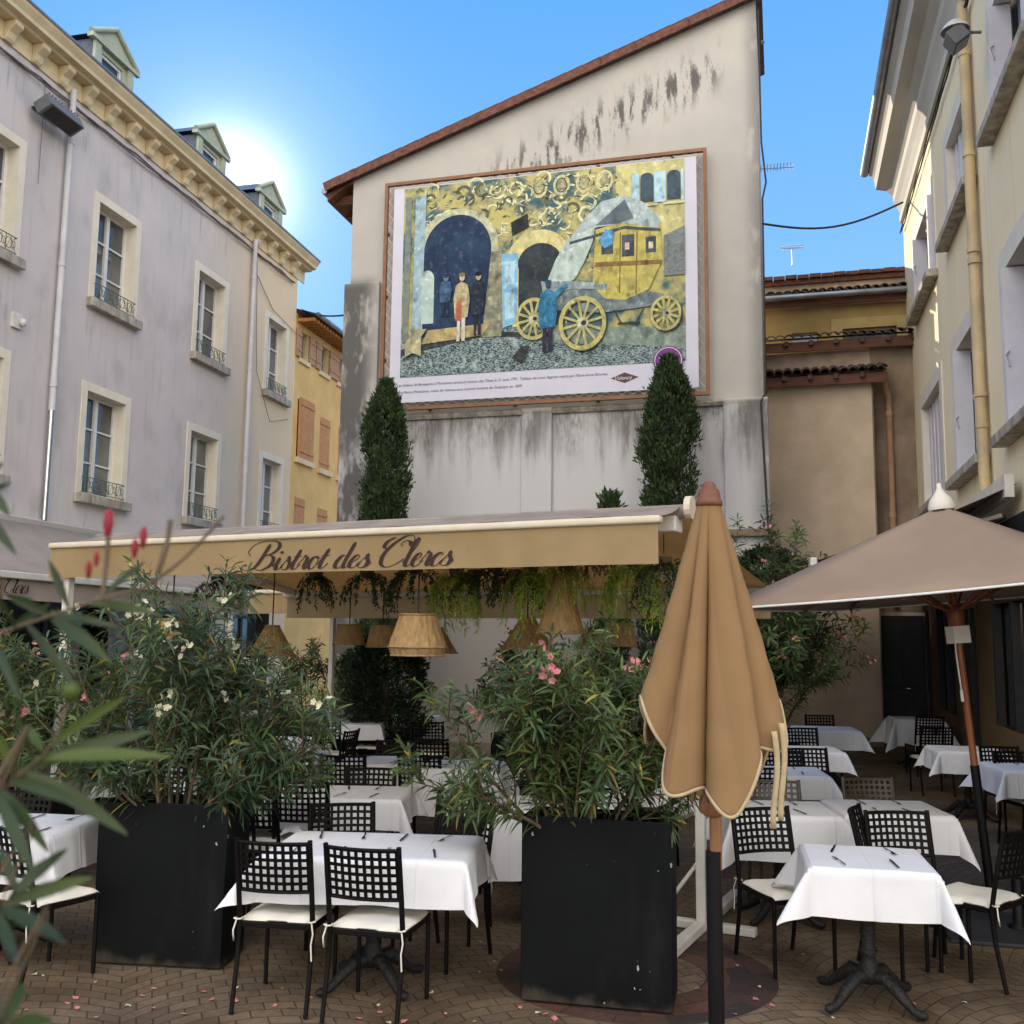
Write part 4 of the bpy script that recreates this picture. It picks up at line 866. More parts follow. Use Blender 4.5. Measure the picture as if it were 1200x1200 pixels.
# ------------------------------------------------------------------ bistro awnings (free-standing, two-sided)
AW = R(-26.6)
def bistro_awning(name_label, ox, oy, L_, out_f, zf, out_b, zb, text_on, zr=2.80, feet=True, py_=0):
    t = empty('awning', (ox, oy, 0), AW, name_label, 'awning')
    xr = .12
    for x_, y_ in ((-L_, py_ if not text_on else -out_f+.06), (0, py_)):
        MB().box(x_-.032, x_+.032, y_-.032, y_+.032, .02, zf-.06 if text_on else zr-.05).build('post', M['white_metal'], t, [BEV(.008)])
    MB().box(-L_-.1, .1, -.075, .075, zr-.13, zr-.03).build('beam', M['white_metal'], t, [BEV(.01)])
    # canvas halves; slight sag and ripples
    def sheet(out, ze, nm, mm):
        sg = -1 if nm == 'f' else 1
        MB().grid(60, 10, lambda u, v: (-L_-xr+(L_+2*xr)*u, sg*(.02+out*v), zr+.03-(zr+.03-ze)*v-.035*min(1, out)*sin(PI*v)*(1+.4*sin(u*PI*4))-.006*sin(u*46)*v)).build('roof_fabric', M[mm], t, [SOL(.003)])
    sheet(out_f, zf+.03, 'f', 'canvas_top'); sheet(out_b, zb+.03, 'b', 'canvas')
    MB().tube([(-L_-xr-.03, 0, zr+.0), (xr+.03, 0, zr+.0)], .045, 12).build('roller', M['canvas_top'], t)
    MB().lathe([(0, -.02), (.075, -.02), (.075, .02), (0, .02)], (0, 0, 0), 14, False).build('roller_cap', M['cream_metal'], t).matrix_local = Matrix.Translation((xr+.05, 0, zr+.02)) @ Matrix.Rotation(PI/2, 4, 'Y')
    hv = .235
    vf = lambda x, z: -out_f-.03+(.010*sin(x*7+1)+.004*sin(x*23))*((zf-z)/hv)
    MB().box(-L_-xr-.02, xr+.02, -out_f-.055, -out_f+.02, zf-.02, zf+.028).build('front_bar', M['cream_metal'], t, [BEV(.018, 3)])
    MB().grid(200, 6, lambda u, v: (-L_-xr+(L_+2*xr)*u, vf(-L_-xr+(L_+2*xr)*u, zf-.02-hv*v), zf-.02-hv*v)).build('valance', M['canvas'], t)
    MB().box(-L_-xr-.02, xr+.02, out_b-.02, out_b+.055, zb-.02, zb+.045).build('back_bar', M['white_metal'], t, [BEV(.02, 3)])
    MB().grid(120, 4, lambda u, v: (-L_-xr+(L_+2*xr)*u, out_b+.03+(.01*sin(u*37)+.004*sin(u*90))*v, zb-.02-.21*v)).build('valance', M['canvas'], t)
    for x_ in (-L_+.25, -.25):
        for sg, out, ze in ((-1, out_f, zf), (1, out_b, zb)):
            MB().tube([(x_, sg*.06, zr-.2), (x_+.35*(1 if x_ > -1 else -1)*-1, sg*out*.5, (zr-.2+ze)/2), (x_, sg*out*.97, ze)], .022, 6).build('arm', M['white_metal'], t)
    if feet:
        for x_ in (0,):
            MB().box(x_-.04, x_+.04, py_-.95, py_-.033, .005, .065).box(x_-.04, x_+.04, py_+.033, py_+.95, .005, .065).build('foot', M['white_metal'], t, [BEV(.008)])
            MB().box(x_-.36, x_-.033, py_-.035, py_+.035, .005, .06).box(x_+.033, x_+.36, py_-.035, py_+.035, .005, .06).build('foot', M['white_metal'], t, [BEV(.008)])
            MB().tube([(x_-.3, py_, .06), (x_-.03, py_, .42)], .014, 6).build('brace', M['white_metal'], t)
    if text_on:
        a0 = text_on
        mb, wd = script_text('Bistrot des Clercs', 1, lambda x, z: (x, 0, z))
        h = .084; x0_ = text_on; z0_ = zf-.02-hv+.022
        mb, wd = script_text('Bistrot des Clercs', h, lambda x, z: (x0_+x*1.52, vf(x0_+x*1.52, z0_+z)-.005, z0_+z), .30)
        mb.build('lettering', M['letter'], t)
    return t
A1 = bistro_awning('long sand coloured bistro awning lettered Bistrot des Clercs on white posts', 0.954, 6.28, 4.85, .45, 2.595, 2.45, 2.32, -2.93, zr=2.70, py_=.75)
A2 = bistro_awning('second sand coloured awning without lettering standing behind the lettered one', 2.0, 11.35, 4.9, 1.5, 2.42, 1.5, 2.42, None, zr=2.68)

# pendant lamps
def pendant(px, py, Y, kind, h, rb, lab, top=2.62):
    p = atY(px, py, Y); t = empty('pendant_lamp', (p.x, p.y, p.z), 0, lab, 'lamp', 'rattan lamps under the awnings')
    rt = {'dome': .62, 'cone': .28, 'drum': .72}[kind]*rb
    prof = [(rt*.5, h), (rt, h*.98)]+([(rb*.93, h*.38), (rb, h*.2)] if kind == 'dome' else [])+[(rb*(.9 if kind == 'dome' else 1), 0)]
    n = 40; mb = MB(); vs = []; rings = []
    pr2 = []
    for i in range(len(prof)-1):
        for k in range(4): q = k/4; pr2.append((prof[i][0]*(1-q)+prof[i+1][0]*q, prof[i][1]*(1-q)+prof[i+1][1]*q))
    pr2.append(prof[-1])
    vs = [((r+.004*(k % 2))*cos(2*PI*k/n), (r+.004*(k % 2))*sin(2*PI*k/n), z) for r, z in pr2 for k in range(n)]
    mb.add(vs, [(i*n+k, i*n+(k+1) % n, (i+1)*n+(k+1) % n, (i+1)*n+k) for i in range(len(pr2)-1) for k in range(n)])
    mb.build('lamp_shade', M['rattan'], t)
    mb = MB()
    for r, z in (prof[1], prof[-1])+((prof[-2],) if kind == 'dome' else ()): mb.tube([((r+.006)*cos(2*PI*k/24), (r+.006)*sin(2*PI*k/24), z) for k in range(25)], .007, 5, cap=False)
    mb.build('shade_ring', M['rattan'], t)
    MB().tube([(0, 0, h*.9), (0, 0, max(top-p.z, h+.1))], .006, 5).build('cord', M['cable'], t)
pendant(489, 768, 6.9, 'dome', .28, .195, 'largest domed rattan lamp hanging nearest under the lettered awning')
pendant(511, 765, 9.6, 'cone', .24, .20, 'small rattan lamp half hidden behind the largest domed one')
pendant(448, 758, 9.5, 'drum', .20, .15, 'small drum rattan lamp just left of the largest domed one', 2.5)
pendant(409, 755, 9.8, 'drum', .19, .15, 'small drum rattan lamp beside the left oleander foliage', 2.5)
pendant(618, 760, 8.6, 'cone', .26, .22, 'wide conical rattan lamp behind the right oleander shoots', 2.5)
pendant(657, 742, 7.2, 'cone', .42, .17, 'tall narrow conical rattan lamp in front of the inner valance')
pendant(727, 757, 9.2, 'drum', .20, .15, 'small rattan lamp hanging left of the closed parasol', 2.5)
pendant(692, 760, 12.5, 'cone', .26, .2, 'far rattan lamp seen between the tall cone and the parasol', 2.5)
pendant(200, 760, 7.6, 'drum', .22, .16, 'rattan lamp glimpsed through the left oleander leaves', 2.6)
pendant(318, 768, 8.8, 'cone', .26, .2, 'rattan lamp among the left oleander leaves near its right side', 2.5)

# ------------------------------------------------------------------ plants
def leaf(mb, p, d, up, ln, wd, droop=.15, seg=2):
    """lance-shaped leaf folded along its midrib"""
    d = d.normalized(); sd = d.cross(up)
    sd = sd.normalized() if sd.length > 1e-4 else Vector((1, 0, 0))
    nn = sd.cross(d)
    a = p; m1 = p+d*ln*.35; m2 = p+d*ln*.7-Vector((0, 0, droop*ln*.35)); e = p+d*ln-Vector((0, 0, droop*ln))
    w1 = sd*wd*.5; w2 = sd*wd*.38; f1 = nn*wd*.12
    mb.add([a, m1+w1+f1, m1, m1-w1+f1, m2+w2+f1, m2, m2-w2+f1, e], [(0, 2, 1), (0, 3, 2), (1, 2, 5, 4), (2, 3, 6, 5), (4, 5, 7), (5, 6, 7)], True)
def rnd3(s=1): return Vector((random.gauss(0, s), random.gauss(0, s), random.gauss(0, s)))
def oleander(x, y, z, wx, wy, h, seed, label, nst=16, whorl=.038, ll=.125, fl=None, nfl=12, lm='leaf', bare=.25, side=7, parent_cat='shrub', lean=0, name='oleander_shrub', shape=None, group=None, wl=.019):
    random.seed(seed); t = empty(name, (x, y, z), 0, label, parent_cat, group)
    st = MB(); lf = MB(); lf2 = MB(); lf3 = MB(); fm = MB(); tips = []
    def shoot(p, d, ln, r, lev):
        n = max(4, int(ln/.07)); pts = [p.copy()]; q = p.copy(); dd = d.normalized()
        for i in range(n):
            dd = (dd+rnd3(.05)+Vector((0, 0, .035 if lev else .01))).normalized(); q = q+dd*ln/n; pts.append(q.copy())
        st.tube(pts, [r*(1-.7*i/n) for i in range(n+1)], 5, cap=False)
        # whorls of three
        tot = ln; k = tot*(bare if lev == 0 else .15); ph = random.random()*6
        while k < tot:
            fi = k/tot*n; i = min(int(fi), n-1); pp = pts[i].lerp(pts[i+1], fi-i); ax = (pts[i+1]-pts[i]).normalized()
            b1 = ax.orthogonal().normalized(); b2 = ax.cross(b1); ph += 1.05
            near = k/tot
            for q3 in range(3):
                if random.random() < .12: continue
                a = ph+q3*2.094+random.gauss(0, .2); o_ = b1*cos(a)+b2*sin(a)
                dr = (o_*random.uniform(.7, 1)+ax*(random.uniform(.15, .6)+.7*max(0, near-.85)/.15)).normalized()
                l_ = ll*random.uniform(.65, 1.15)*(1-.3*max(0, near-.85)/.15)
                leaf(lf2 if (near > .8 and random.random() < .5) else (lf3 if random.random() < .035 else lf), pp, dr, ax+rnd3(.2), l_, wl*random.uniform(.8, 1.2), random.uniform(0, .45))
            k += whorl*random.uniform(.8, 1.3)
        tips.append((pts[-1], dd))
        if lev < 2:
            for _ in range(side if lev == 0 else 2):
                f = random.uniform(bare+.1 if lev == 0 else .3, .95); i = min(int(f*n), n-1)
                o_ = rnd3(1).normalized(); nd = (pts[i+1]-pts[i]).normalized()*.9+o_*.75; 
                if nd.z < .05: nd.z = .05
                shoot(pts[i], nd, ln*random.uniform(.22, .42), r*.55, lev+1)
    for i in range(nst):
        a = random.random()*2*PI; rr_ = math.sqrt(random.random())
        p = Vector((rr_*cos(a)*wx*.16, rr_*sin(a)*wy*.2, 0)); tx = rr_*cos(a)*wx*.5; ty = rr_*sin(a)*wy*.5
        hh = h*random.uniform(.62, 1.0)*(1-.3*rr_**2)
        if shape: hh = shape(tx)*random.uniform(.7, 1)
        if shape and i % 3 == 2: hh *= random.uniform(.32, .6); tx *= 1.1
        d = Vector((tx*random.uniform(.6, 1.0)+lean, ty*.8, hh))
        shoot(p, d, d.length*.88, random.uniform(.009, .015), 0)
    st.build('stems', M['bark'], t); lf.build('foliage', M[lm], t)
    if lf2.v: lf2.build('young_foliage', M['leaf_light'], t)
    if lf3.v: lf3.build('yellowed_foliage', M['leaf_old'], t)
    if fl:
        up = [q for q in tips if q[0].z > h*.35]; random.shuffle(up)
        for q, dd in up[:nfl]:
            for _ in range(random.randint(3, 8)):
                c = q+rnd3(.028)+dd*.02; ax = (rnd3(1)+Vector((0, -.8, .6))).normalized(); b1 = ax.orthogonal().normalized(); b2 = ax.cross(b1)
                for k in range(5):
                    a = 2*PI*k/5; o_ = b1*cos(a)+b2*sin(a); s_ = b1*-sin(a)+b2*cos(a); r_ = .020
                    fm.add([c, c+o_*r_*.6+s_*r_*.42+ax*.004, c+o_*r_+s_*r_*.3+ax*.007, c+o_*r_-s_*r_*.3+ax*.007, c+o_*r_*.6-s_*r_*.42+ax*.004], [(0, 1, 2, 3, 4)])
        fm.build('flowers', M[fl], t)
    return t
def planter(x, y, rz, wx, wy, h, label, taper=.0, group=None):
    t = empty('planter', (x, y, 0), rz, label, 'planter', group)
    mb = MB(); a, b = wx/2, wy/2; th = .018; k = 1-taper
    def rg(a_, b_, z): return [(-a_, -b_, z), (a_, -b_, z), (a_, b_, z), (-a_, b_, z)]
    vs = rg(a*k, b*k, .012)+rg(a, b, h)+rg(a-th, b-th, h)+rg(a-th-.005, b-th-.005, h-.09)
    fs = [(3, 2, 1, 0)]
    for q in range(3):
        for i in range(4): fs.append((q*4+i, q*4+(i+1) % 4, (q+1)*4+(i+1) % 4, (q+1)*4+i))
    mb.add(vs, fs); mb.build('box', M['planter'], t, [BEV(.006)])
    sb = MB(); sb.grid(12, 6, lambda u, v: ((u-.5)*2*(a-th-.002), (v-.5)*2*(b-th-.002), h-.075+.012*sin(u*17+v*9)*sin(v*23)), True); sb.build('soil', M['soil'], t)
    return t
PLc = (-1.99, 6.24); PRc = (.50, 5.66)
planter(PLc[0]-.01, PLc[1], R(-7), .80, .36, .92, 'left tall black planter box standing between front tables', .03)
planter(PRc[0], PRc[1], R(-13), .80, .34, .955, 'right tall black planter box at the front beside the closed parasol', .0)
oleander(PLc[0], PLc[1], .84, 1.95, .85, 1.72, 21, 'tall leafy oleander with cream white flowers in the left front planter', nst=29, side=9, fl='white_fl', nfl=34, whorl=.042, lm='leaf_blue', bare=.10, wl=.0165, ll=.13, shape=lambda tx: 1.78-.75*abs(tx+.1)**1.2-(.42 if tx > .16 else 0))
oleander(PRc[0]-.12, PRc[1]+.02, .87, 1.85, .75, 1.26, 42, 'spreading oleander with dense low shoots in the right front planter', nst=28, side=8, fl='pink', nfl=7, whorl=.042, bare=.14, wl=.0165, ll=.125, shape=lambda tx: 1.25-.62*abs(tx))
# hedge of pink oleanders behind the left tables
pk = 'pink flowering oleanders in the left background'
for i, (x, y, h_, sd, lb, fl) in enumerate(((-3.85, 7.9, 1.55, 5, 'pink flowered oleander just behind the left table near the awning post', 'pink'), (-4.85, 8.9, 1.7, 6, 'pink flowered oleander at the left picture edge under the grey awning', 'pink'), (-3.3, 9.6, 1.6, 9, 'dark oleander bush filling the space behind the left planter', 'pink'), (-2.5, 10.9, 1.4, 12, 'low oleander with few blooms among the tables under the awning', 'white_fl'))):
    if i < 3: planter(x, y, R(-20), 1.0, .4, .7, ['black planter box under the pink oleander behind the left table', 'black planter box at the far left edge under pink oleander', 'dark planter box behind the left front planter under a dark oleander'][i])
    if i < 3: oleander(x, y, .62, 1.7, .8, h_, sd, lb, nst=17, side=7, fl=fl, nfl=22, whorl=.045, group=pk, lm='leaf', ll=.13, wl=.021)
# back row beneath the second awning
for x, y, h_, sd, lb, pl_ in ((-2.9, 15.2, 1.5, 31, 'dark oleander at the back of the terrace left of the round bush', 'dark planter box at the back of the terrace on the left'), (.25, 13.2, 1.5, 33, 'pink flowered oleander standing behind the far tables in the middle', 'dark planter box behind the far tables in the middle'), (1.6, 13.6, 1.35, 35, 'plain green oleander at the back near the gable wall', 'dark planter box at the back near the gable wall')):
    planter(x, y, R(-20), .9, .4, .7, pl_); oleander(x, y, .62, 1.6, .8, h_, sd, lb, nst=13, side=7, fl='pink', nfl=16, whorl=.06, ll=.15, wl=.026)
# right: oleander behind the closed parasol
planter(2.95, 12.3, R(-15), 1.0, .45, .7, 'dark planter box under the pink and white oleander behind the closed parasol')
oleander(2.95, 12.3, .62, 1.75, .9, 2.75, 51, 'tall oleander with pink and white flowers behind the closed parasol', nst=20, side=8, fl='pink', nfl=45, whorl=.05, ll=.15, wl=.025)
t = D.objects[-1] if False else None

def clump_tree(name, x, y, z0, z1, rfn, n, seed, label, m, cat, size=.09, trunk=True, upness=1.2, tufts=0):
    random.seed(seed); t = empty(name, (x, y, 0), 0, label, cat)
    if trunk: MB().tube([(0, 0, 0), (.02, 0, (z0+z1)*.35), (0, .02, z1*.8)], [.10, .08, .02], 8).build('trunk', M['bark'], t)
    mb = MB(); H = z1-z0
    # crown made of many small upright sprays grouped in lobes
    lobes = [(random.random()**.85, random.random()*2*PI, random.uniform(.72, 1.12)) for _ in range(150)]
    for i in range(n):
        l = random.choice(lobes); v = min(.995, max(0, l[0]+random.gauss(0, .03))); a = l[1]+random.gauss(0, .28); r = rfn(v)*l[2]*(1-abs(random.gauss(0, .22)))
        p = Vector((r*cos(a), r*sin(a), z0+v*H)); d = (Vector((cos(a), sin(a), 0))*random.uniform(.1, .9)+Vector((0, 0, upness))+rnd3(.25)).normalized()
        for _ in range(3):
            d2 = (d+rnd3(.3)).normalized(); s_ = size*random.uniform(.6, 1.3); sd = d2.cross(rnd3(1)).normalized()*s_*.16
            pp = p+rnd3(size*.3)
            mb.add([pp, pp+d2*s_*.5+sd, pp+d2*s_, pp+d2*s_*.5-sd], [(0, 1, 2, 3)], True)
    mb.build('crown', m, t); return t
cy = lambda R0: (lambda v: R0*(min(1, (1-v)*5.0)**.6)*(.88+.12*sin(v*9)))
p = atY(452, 448, 17.6); clump_tree('cypress_tree', p.x+.02, p.y, .3, p.z, cy(.48), 17000, 61, 'dark columnar cypress rising behind the awning in front of the gable, the shorter left one', M['cyp'], 'tree', .085)
p = atY(783, 420, 16.9); clump_tree('cypress_tree', p.x, p.y, .3, p.z, cy(.53), 19000, 62, 'dark columnar cypress with feathery right side, the taller right one near the parasol', M['cyp'], 'tree', .09)
p = atY(715, 583, 16.6); clump_tree('conifer', p.x, p.y, .3, p.z, cy(.33), 1800, 63, 'low conifer tip peeping over the awning left of the right cypress', M['cyp'], 'tree', .14)
p = atY(452, 800, 14.2); clump_tree('clipped_bush', p.x, p.y, .2, 1.95, lambda v: .55*math.sqrt(max(0, 1-(2*v-1)**2))+.08, 5000, 64, 'dense round dark green bush behind the far tables under the lamps', M['bush_dark'], 'bush', .08, upness=.3)
p = atY(900, 650, 15.6); clump_tree('clipped_bush', p.x, p.y, 1.2, 3.30, lambda v: .75*math.sqrt(max(0, 1-(2*v-1)**2))+.08, 5200, 65, 'dark glossy bush top behind the pink and white oleander', M['bush_dark'], 'bush', .10, upness=.3)

# hanging plants under the lettered awning
def hanging(px, py, Y, drop, n, mm, lab, wdt=.16, lw=.012, ll=.045, seed=1, dense=.018):
    random.seed(seed); p = atY(px, py, Y); t = empty('hanging_plant', (p.x, p.y, p.z), 0, lab, 'plant', 'trailing plants hung under the lettered awning')
    mb = MB(); st = MB()
    for i in range(n):
        a = random.random()*2*PI; r = wdt*math.sqrt(random.random()); q = Vector((r*cos(a)*.6, r*sin(a)*.6, random.uniform(-.02, .04))); d = Vector((cos(a)*.6, sin(a)*.6, .2)); L_ = drop*random.uniform(.5, 1)
        pts = [q.copy()]; k = 0
        while k < L_:
            d = (d+Vector((0, 0, -.22))+rnd3(.05)).normalized(); q = q+d*dense; k += dense; pts.append(q.copy())
            for _ in range(2): leaf(mb, q, rnd3(1)+Vector((0, 0, -.5)), Vector((0, 0, 1))+rnd3(.4), ll*random.uniform(.6, 1.3), lw, .2)
        st.tube(pts, .0015, 3, cap=False)
    mb.build('foliage', M[mm], t); st.build('stems', M['bark_g'], t)
    bs = MB(); bs.lathe([(.0, -.01), (.04, -.005), (.055, .02), (.06, .06), (.05, .06), (.04, .02)], (0, 0, 0), 12); bs.build('pot', M['bark'], t)
    MB().tube([(0, 0, .08), (0, 0, 2.66-p.z)], .004, 4).build('hook', M['cable'], t)
hg = [(487, 685, 'trail', .42, 'dark trailing plant hanging above the largest rattan lamp'), (535, 688, 'lime', .50, 'lime green fern trailing right of the largest lamp'), (557, 690, 'trail', .26, 'short dark string plant hanging mid awning, left of two'), (605, 690, 'trail', .26, 'short dark string plant hanging mid awning, right of two'),
      (622, 685, 'lime', .48, 'lime green fern hanging beside the tall cone lamp on its left'), (663, 682, 'lime', .34, 'lime green fern above the tall cone lamp'), (695, 672, 'dry', .18, 'dry brown tuft hanging next to the glowing canvas'), (742, 680, 'lime', .50, 'long lime fern hanging left of the closed parasol'), (778, 676, 'trail', .44, 'dark green trailing plant at the right end of the awning'), (430, 690, 'trail', .3, 'dark trailing plant hanging over the left oleander'),
      (370, 692, 'trail', .3, 'dark trailing plant under the awning lettering'), (255, 697, 'dry', .25, 'brownish trailing plant deep in the left oleander'), (580, 683, 'trail', .22, 'small dark tuft between the two string plants')]
for i, (px, py, mm, dr, lb) in enumerate(hg):
    u = (px-790)/(60-790); hanging(px, py-13, 6.75+2.6*u, dr, 34 if mm == 'lime' else 26, mm, lb, .14 if mm != 'dry' else .2, .009 if mm == 'lime' else .013, .05 if mm == 'lime' else .035, 70+i)

# ------------------------------------------------------------------ chairs
def lattice(w_, z0, z1, nx, nz, yfn, th=.004, bar=.40):
    mb = MB(); xs = [-w_/2]; zs = [z0]
    cw = w_/nx; cz = (z1-z0)/nz
    for i in range(nx): xs += [-w_/2+cw*(i+bar/2), -w_/2+cw*(i+1-bar/2)]
    xs.append(w_/2)
    for j in range(nz): zs += [z0+cz*(j+bar/2), z0+cz*(j+1-bar/2)]
    zs.append(z1)
    V = {}
    def vid(i, j, s_):
        if (i, j, s_) not in V: V[(i, j, s_)] = len(V)
        return V[(i, j, s_)]
    fs = []; solid = lambda i, j: 0 <= i < len(xs)-1 and 0 <= j < len(zs)-1 and not (i % 2 == 1 and j % 2 == 1)
    for i in range(len(xs)-1):
        for j in range(len(zs)-1):
            if not solid(i, j): continue
            fs.append((vid(i, j, 0), vid(i+1, j, 0), vid(i+1, j+1, 0), vid(i, j+1, 0))); fs.append((vid(i, j+1, 1), vid(i+1, j+1, 1), vid(i+1, j, 1), vid(i, j, 1)))
            if not solid(i-1, j): fs.append((vid(i, j, 1), vid(i, j, 0), vid(i, j+1, 0), vid(i, j+1, 1)))
            if not solid(i+1, j): fs.append((vid(i+1, j, 0), vid(i+1, j, 1), vid(i+1, j+1, 1), vid(i+1, j+1, 0)))
            if not solid(i, j-1): fs.append((vid(i, j, 0), vid(i, j, 1), vid(i+1, j, 1), vid(i+1, j, 0)))
            if not solid(i, j+1): fs.append((vid(i, j+1, 1), vid(i, j+1, 0), vid(i+1, j+1, 0), vid(i+1, j+1, 1)))
    vs = [None]*len(V)
    for (i, j, s_), k in V.items(): vs[k] = (xs[i], yfn(xs[i], zs[j])+(-th if s_ == 0 else th), zs[j])
    return mb.add(vs, fs)
def make_chair(metal):
    r = empty('chair', (0, 0, 0), 0, 'x', 'chair')
    W = .195; cm = M[metal]
    yb = lambda z: -.20-.09*max(0, (z-.45)/.41)       # rake of the back
    for sx in (-1, 1):
        MB().tube([(sx*W, -.265, .0), (sx*W, -.215, .25), (sx*W, -.20, .42), (sx*W, yb(.6), .60), (sx*W, yb(.86), .865)], [.0125, .0135, .0145, .0145, .0135], 8).build('leg', cm, r)
        MB().tube([(sx*W, .195, 0), (sx*W, .195, .435)], .0125, 8).build('leg', cm, r)
    mb = MB(); mb.box(-W-.005, W+.005, .175, .2, .405, .435); mb.box(-W-.005, W+.005, -.205, -.18, .405, .435)
    for sx in (-1, 1): mb.box(sx*W-.012, sx*W+.012, -.18, .175, .405, .435)
    for k in range(9): mb.box(-W, W, -.165+k*.04, -.15+k*.04, .418, .430)
    mb.build('seat', cm, r, [BEV(.004)])
    lattice(.365, .605, .845, 9, 6, lambda x, z: yb(z)-.032*(1-(x/.1825)**2)).build('backrest', cm, r)
    mb = MB(); mb.tube([(-W+.01+.0375*k, yb(.852)-.032*(1-((-W+.01+.0375*k)/.1825)**2) if 0 < k < 10 else yb(.852), .85) for k in range(11)], .009, 6)
    mb.build('top_rail', cm, r); mb = MB()
    mb.tube([(-W+.01+.0375*k, yb(.6)-.032*(1-((-W+.01+.0375*k)/.1825)**2) if 0 < k < 10 else yb(.6), .60) for k in range(11)], .008, 6)
    mb.build('lower_rail', cm, r)
    cu = MB(); nx = 16
    def ct(u, v, top):
        x = (u-.5)*2; y = (v-.5)*2; e = max(abs(x), abs(y)); th = .026*(1-e**6)+.004
        sag = -.012*(1 if v < .05 or v > .95 else 0)
        return (x*.205*(1-.04*y*y), y*.20+.012, .438+(th if top else 0)+.004*sin(u*9)*sin(v*7)+sag*(abs(x) > .3))
    cu.grid(nx, nx, lambda u, v: ct(u, v, True)); cu.grid(nx, nx, lambda u, v: ct(1-u, v, False))
    c = cu.build('cushion', M['cushion'], r)
    for sx in (-1, 1):
        tb = MB(); tb.tube([(sx*.18, -.19, .45)]+[(sx*(.195+.022*cos(a)), -.225+.02*sin(a), .455) for a in (0, 1.2, 2.4, 3.6, 4.8, 6.2)], .0045, 5)
        tb.tube([(sx*.2, -.235, .45), (sx*.212, -.245, .40), (sx*.205, -.25, .35), (sx*.21, -.248, .27 if sx > 0 else .38)], .0042, 5); tb.build('tie', M['cord_white'], c)
    return r
CH = {'chair': make_chair('chair'), 'chair_brown': make_chair('chair_brown')}
for c in CH.values(): index_kids(c)
used = set()
def chair(px, py, head, label, kind='chair', zt=.86):
    p = atz(px, py, zt); h = R(head); fx, fy = sin(h), cos(h)          # facing direction
    o = CH[kind] if kind not in used else copy_tree(CH[kind]); used.add(kind)
    o.location = (p.x+fx*.29, p.y+fy*.29, .004); o.rotation_euler = (0, 0, -h); o['label'] = label; o['group'] = 'dark metal lattice back bistro chairs'
    return o
CL_ = [
 (320, 986, 8, 'left one of the two nearest chairs backing the viewer at the front centre table'),
 (424, 993, 14, 'right one of the two front centre chairs, with cushion ties hanging down'),
 (549, 943, 212, 'chair at the right end of the front centre table, turned towards it'),
 (401, 942, 166, 'chair on the far side of the front centre table, facing the viewer'),
 (352, 920, 2, 'chair with white dotted back right behind the front centre table, facing away'),
 (264, 920, 6, 'chair just right of the left front planter, partly behind its leaves'),
 (402, 885, 2, 'chair facing away at the third row table left of the middle'),
 (435, 900, 182, 'chair facing the viewer behind the second row table'),
 (491, 885, 14, 'chair with pale cushion standing alone left of the right oleander'),
 (546, 928, 196, 'dark chair directly behind the end chair of the front centre table'),
 (348, 897, 184, 'dark low chair behind the second row table on the left'),
 (380, 846, 0, 'small far chair left of the far table, seen through to white cloth'),
 (413, 856, 285, 'far chair seen in profile beside the table with a hanging cloth corner'),
 (432, 836, 180, 'farthest chair against the back bush'),
 (501, 846, 3, 'far chair behind the left tip of the right oleander'),
 (503, 866, 8, 'far chair half covered by the left twigs of the right oleander'),
 (465, 868, 182, 'far dark chair facing the viewer in the middle of the terrace'),
 (556, 906, 80, 'chair in profile loaded by the left leaves of the right oleander'),
 (1050, 951, 178, 'chair facing the viewer behind the small front right table'),
 (1001, 948, 116, 'chair turned sideways at the left rear of the front right table'),
 (890, 947, 164, 'chair with a slipping cushion between closed parasol and front right table'),
 (1196, 972, 322, 'chair at the right picture edge drawn up to the front right table'),
 (918, 880, 172, 'bronze chair behind the parasol strap in the third right row'),
 (893, 899, 4, 'dark chair just right of the closed parasol in the third row'),
 (945, 877, 178, 'chair with visible cushion corner in the third right row'),
 (938, 853, 182, 'far chair in front of the right oleander'),
 (1090, 840, 2, 'far right chair beneath the open parasol, upper one of two'),
 (1098, 852, 4, 'far right chair beneath the open parasol, lower one of two'),
 (1170, 875, 180, 'chair behind the far right table near the shopfront'),
 (1186, 881, 176, 'chair at the right edge behind the cloth nearest the parasol pole'),
 (3, 968, 30, 'chair at the left picture edge in front of the left table'),
 (30, 927, 186, 'chair facing the viewer behind the left edge table'),
 (292, 925, 12, 'chair wedged behind the right side of the left front planter'),
 (235, 885, 182, 'far chair behind the left oleander, above the planter middle'),
 (190, 892, 176, 'far chair behind the left oleander, left of another'),
 (300, 868, 180, 'far chair glimpsed between oleander twigs left of the hanging cloth'),
 (718, 848, 2, 'far chair glimpsed through the right oleander'),
 (768, 892, 200, 'tilted looking chair behind the right edge of the right oleander'),
 (690, 880, 184, 'chair hidden behind the stems of the right oleander'),
 (640, 905, 2, 'chair close behind the right front planter'),
 (960, 838, 186, 'farthest right chair by the small far round of tables'),
]
for c in CL_: chair(*c)
for c in ((1016, 912, 176, 'bronze brown chair facing the viewer beyond the second right table'), (905, 915, 182, 'bronze brown chair behind the cloth beside the closed parasol')): chair(*c, kind='chair_brown')

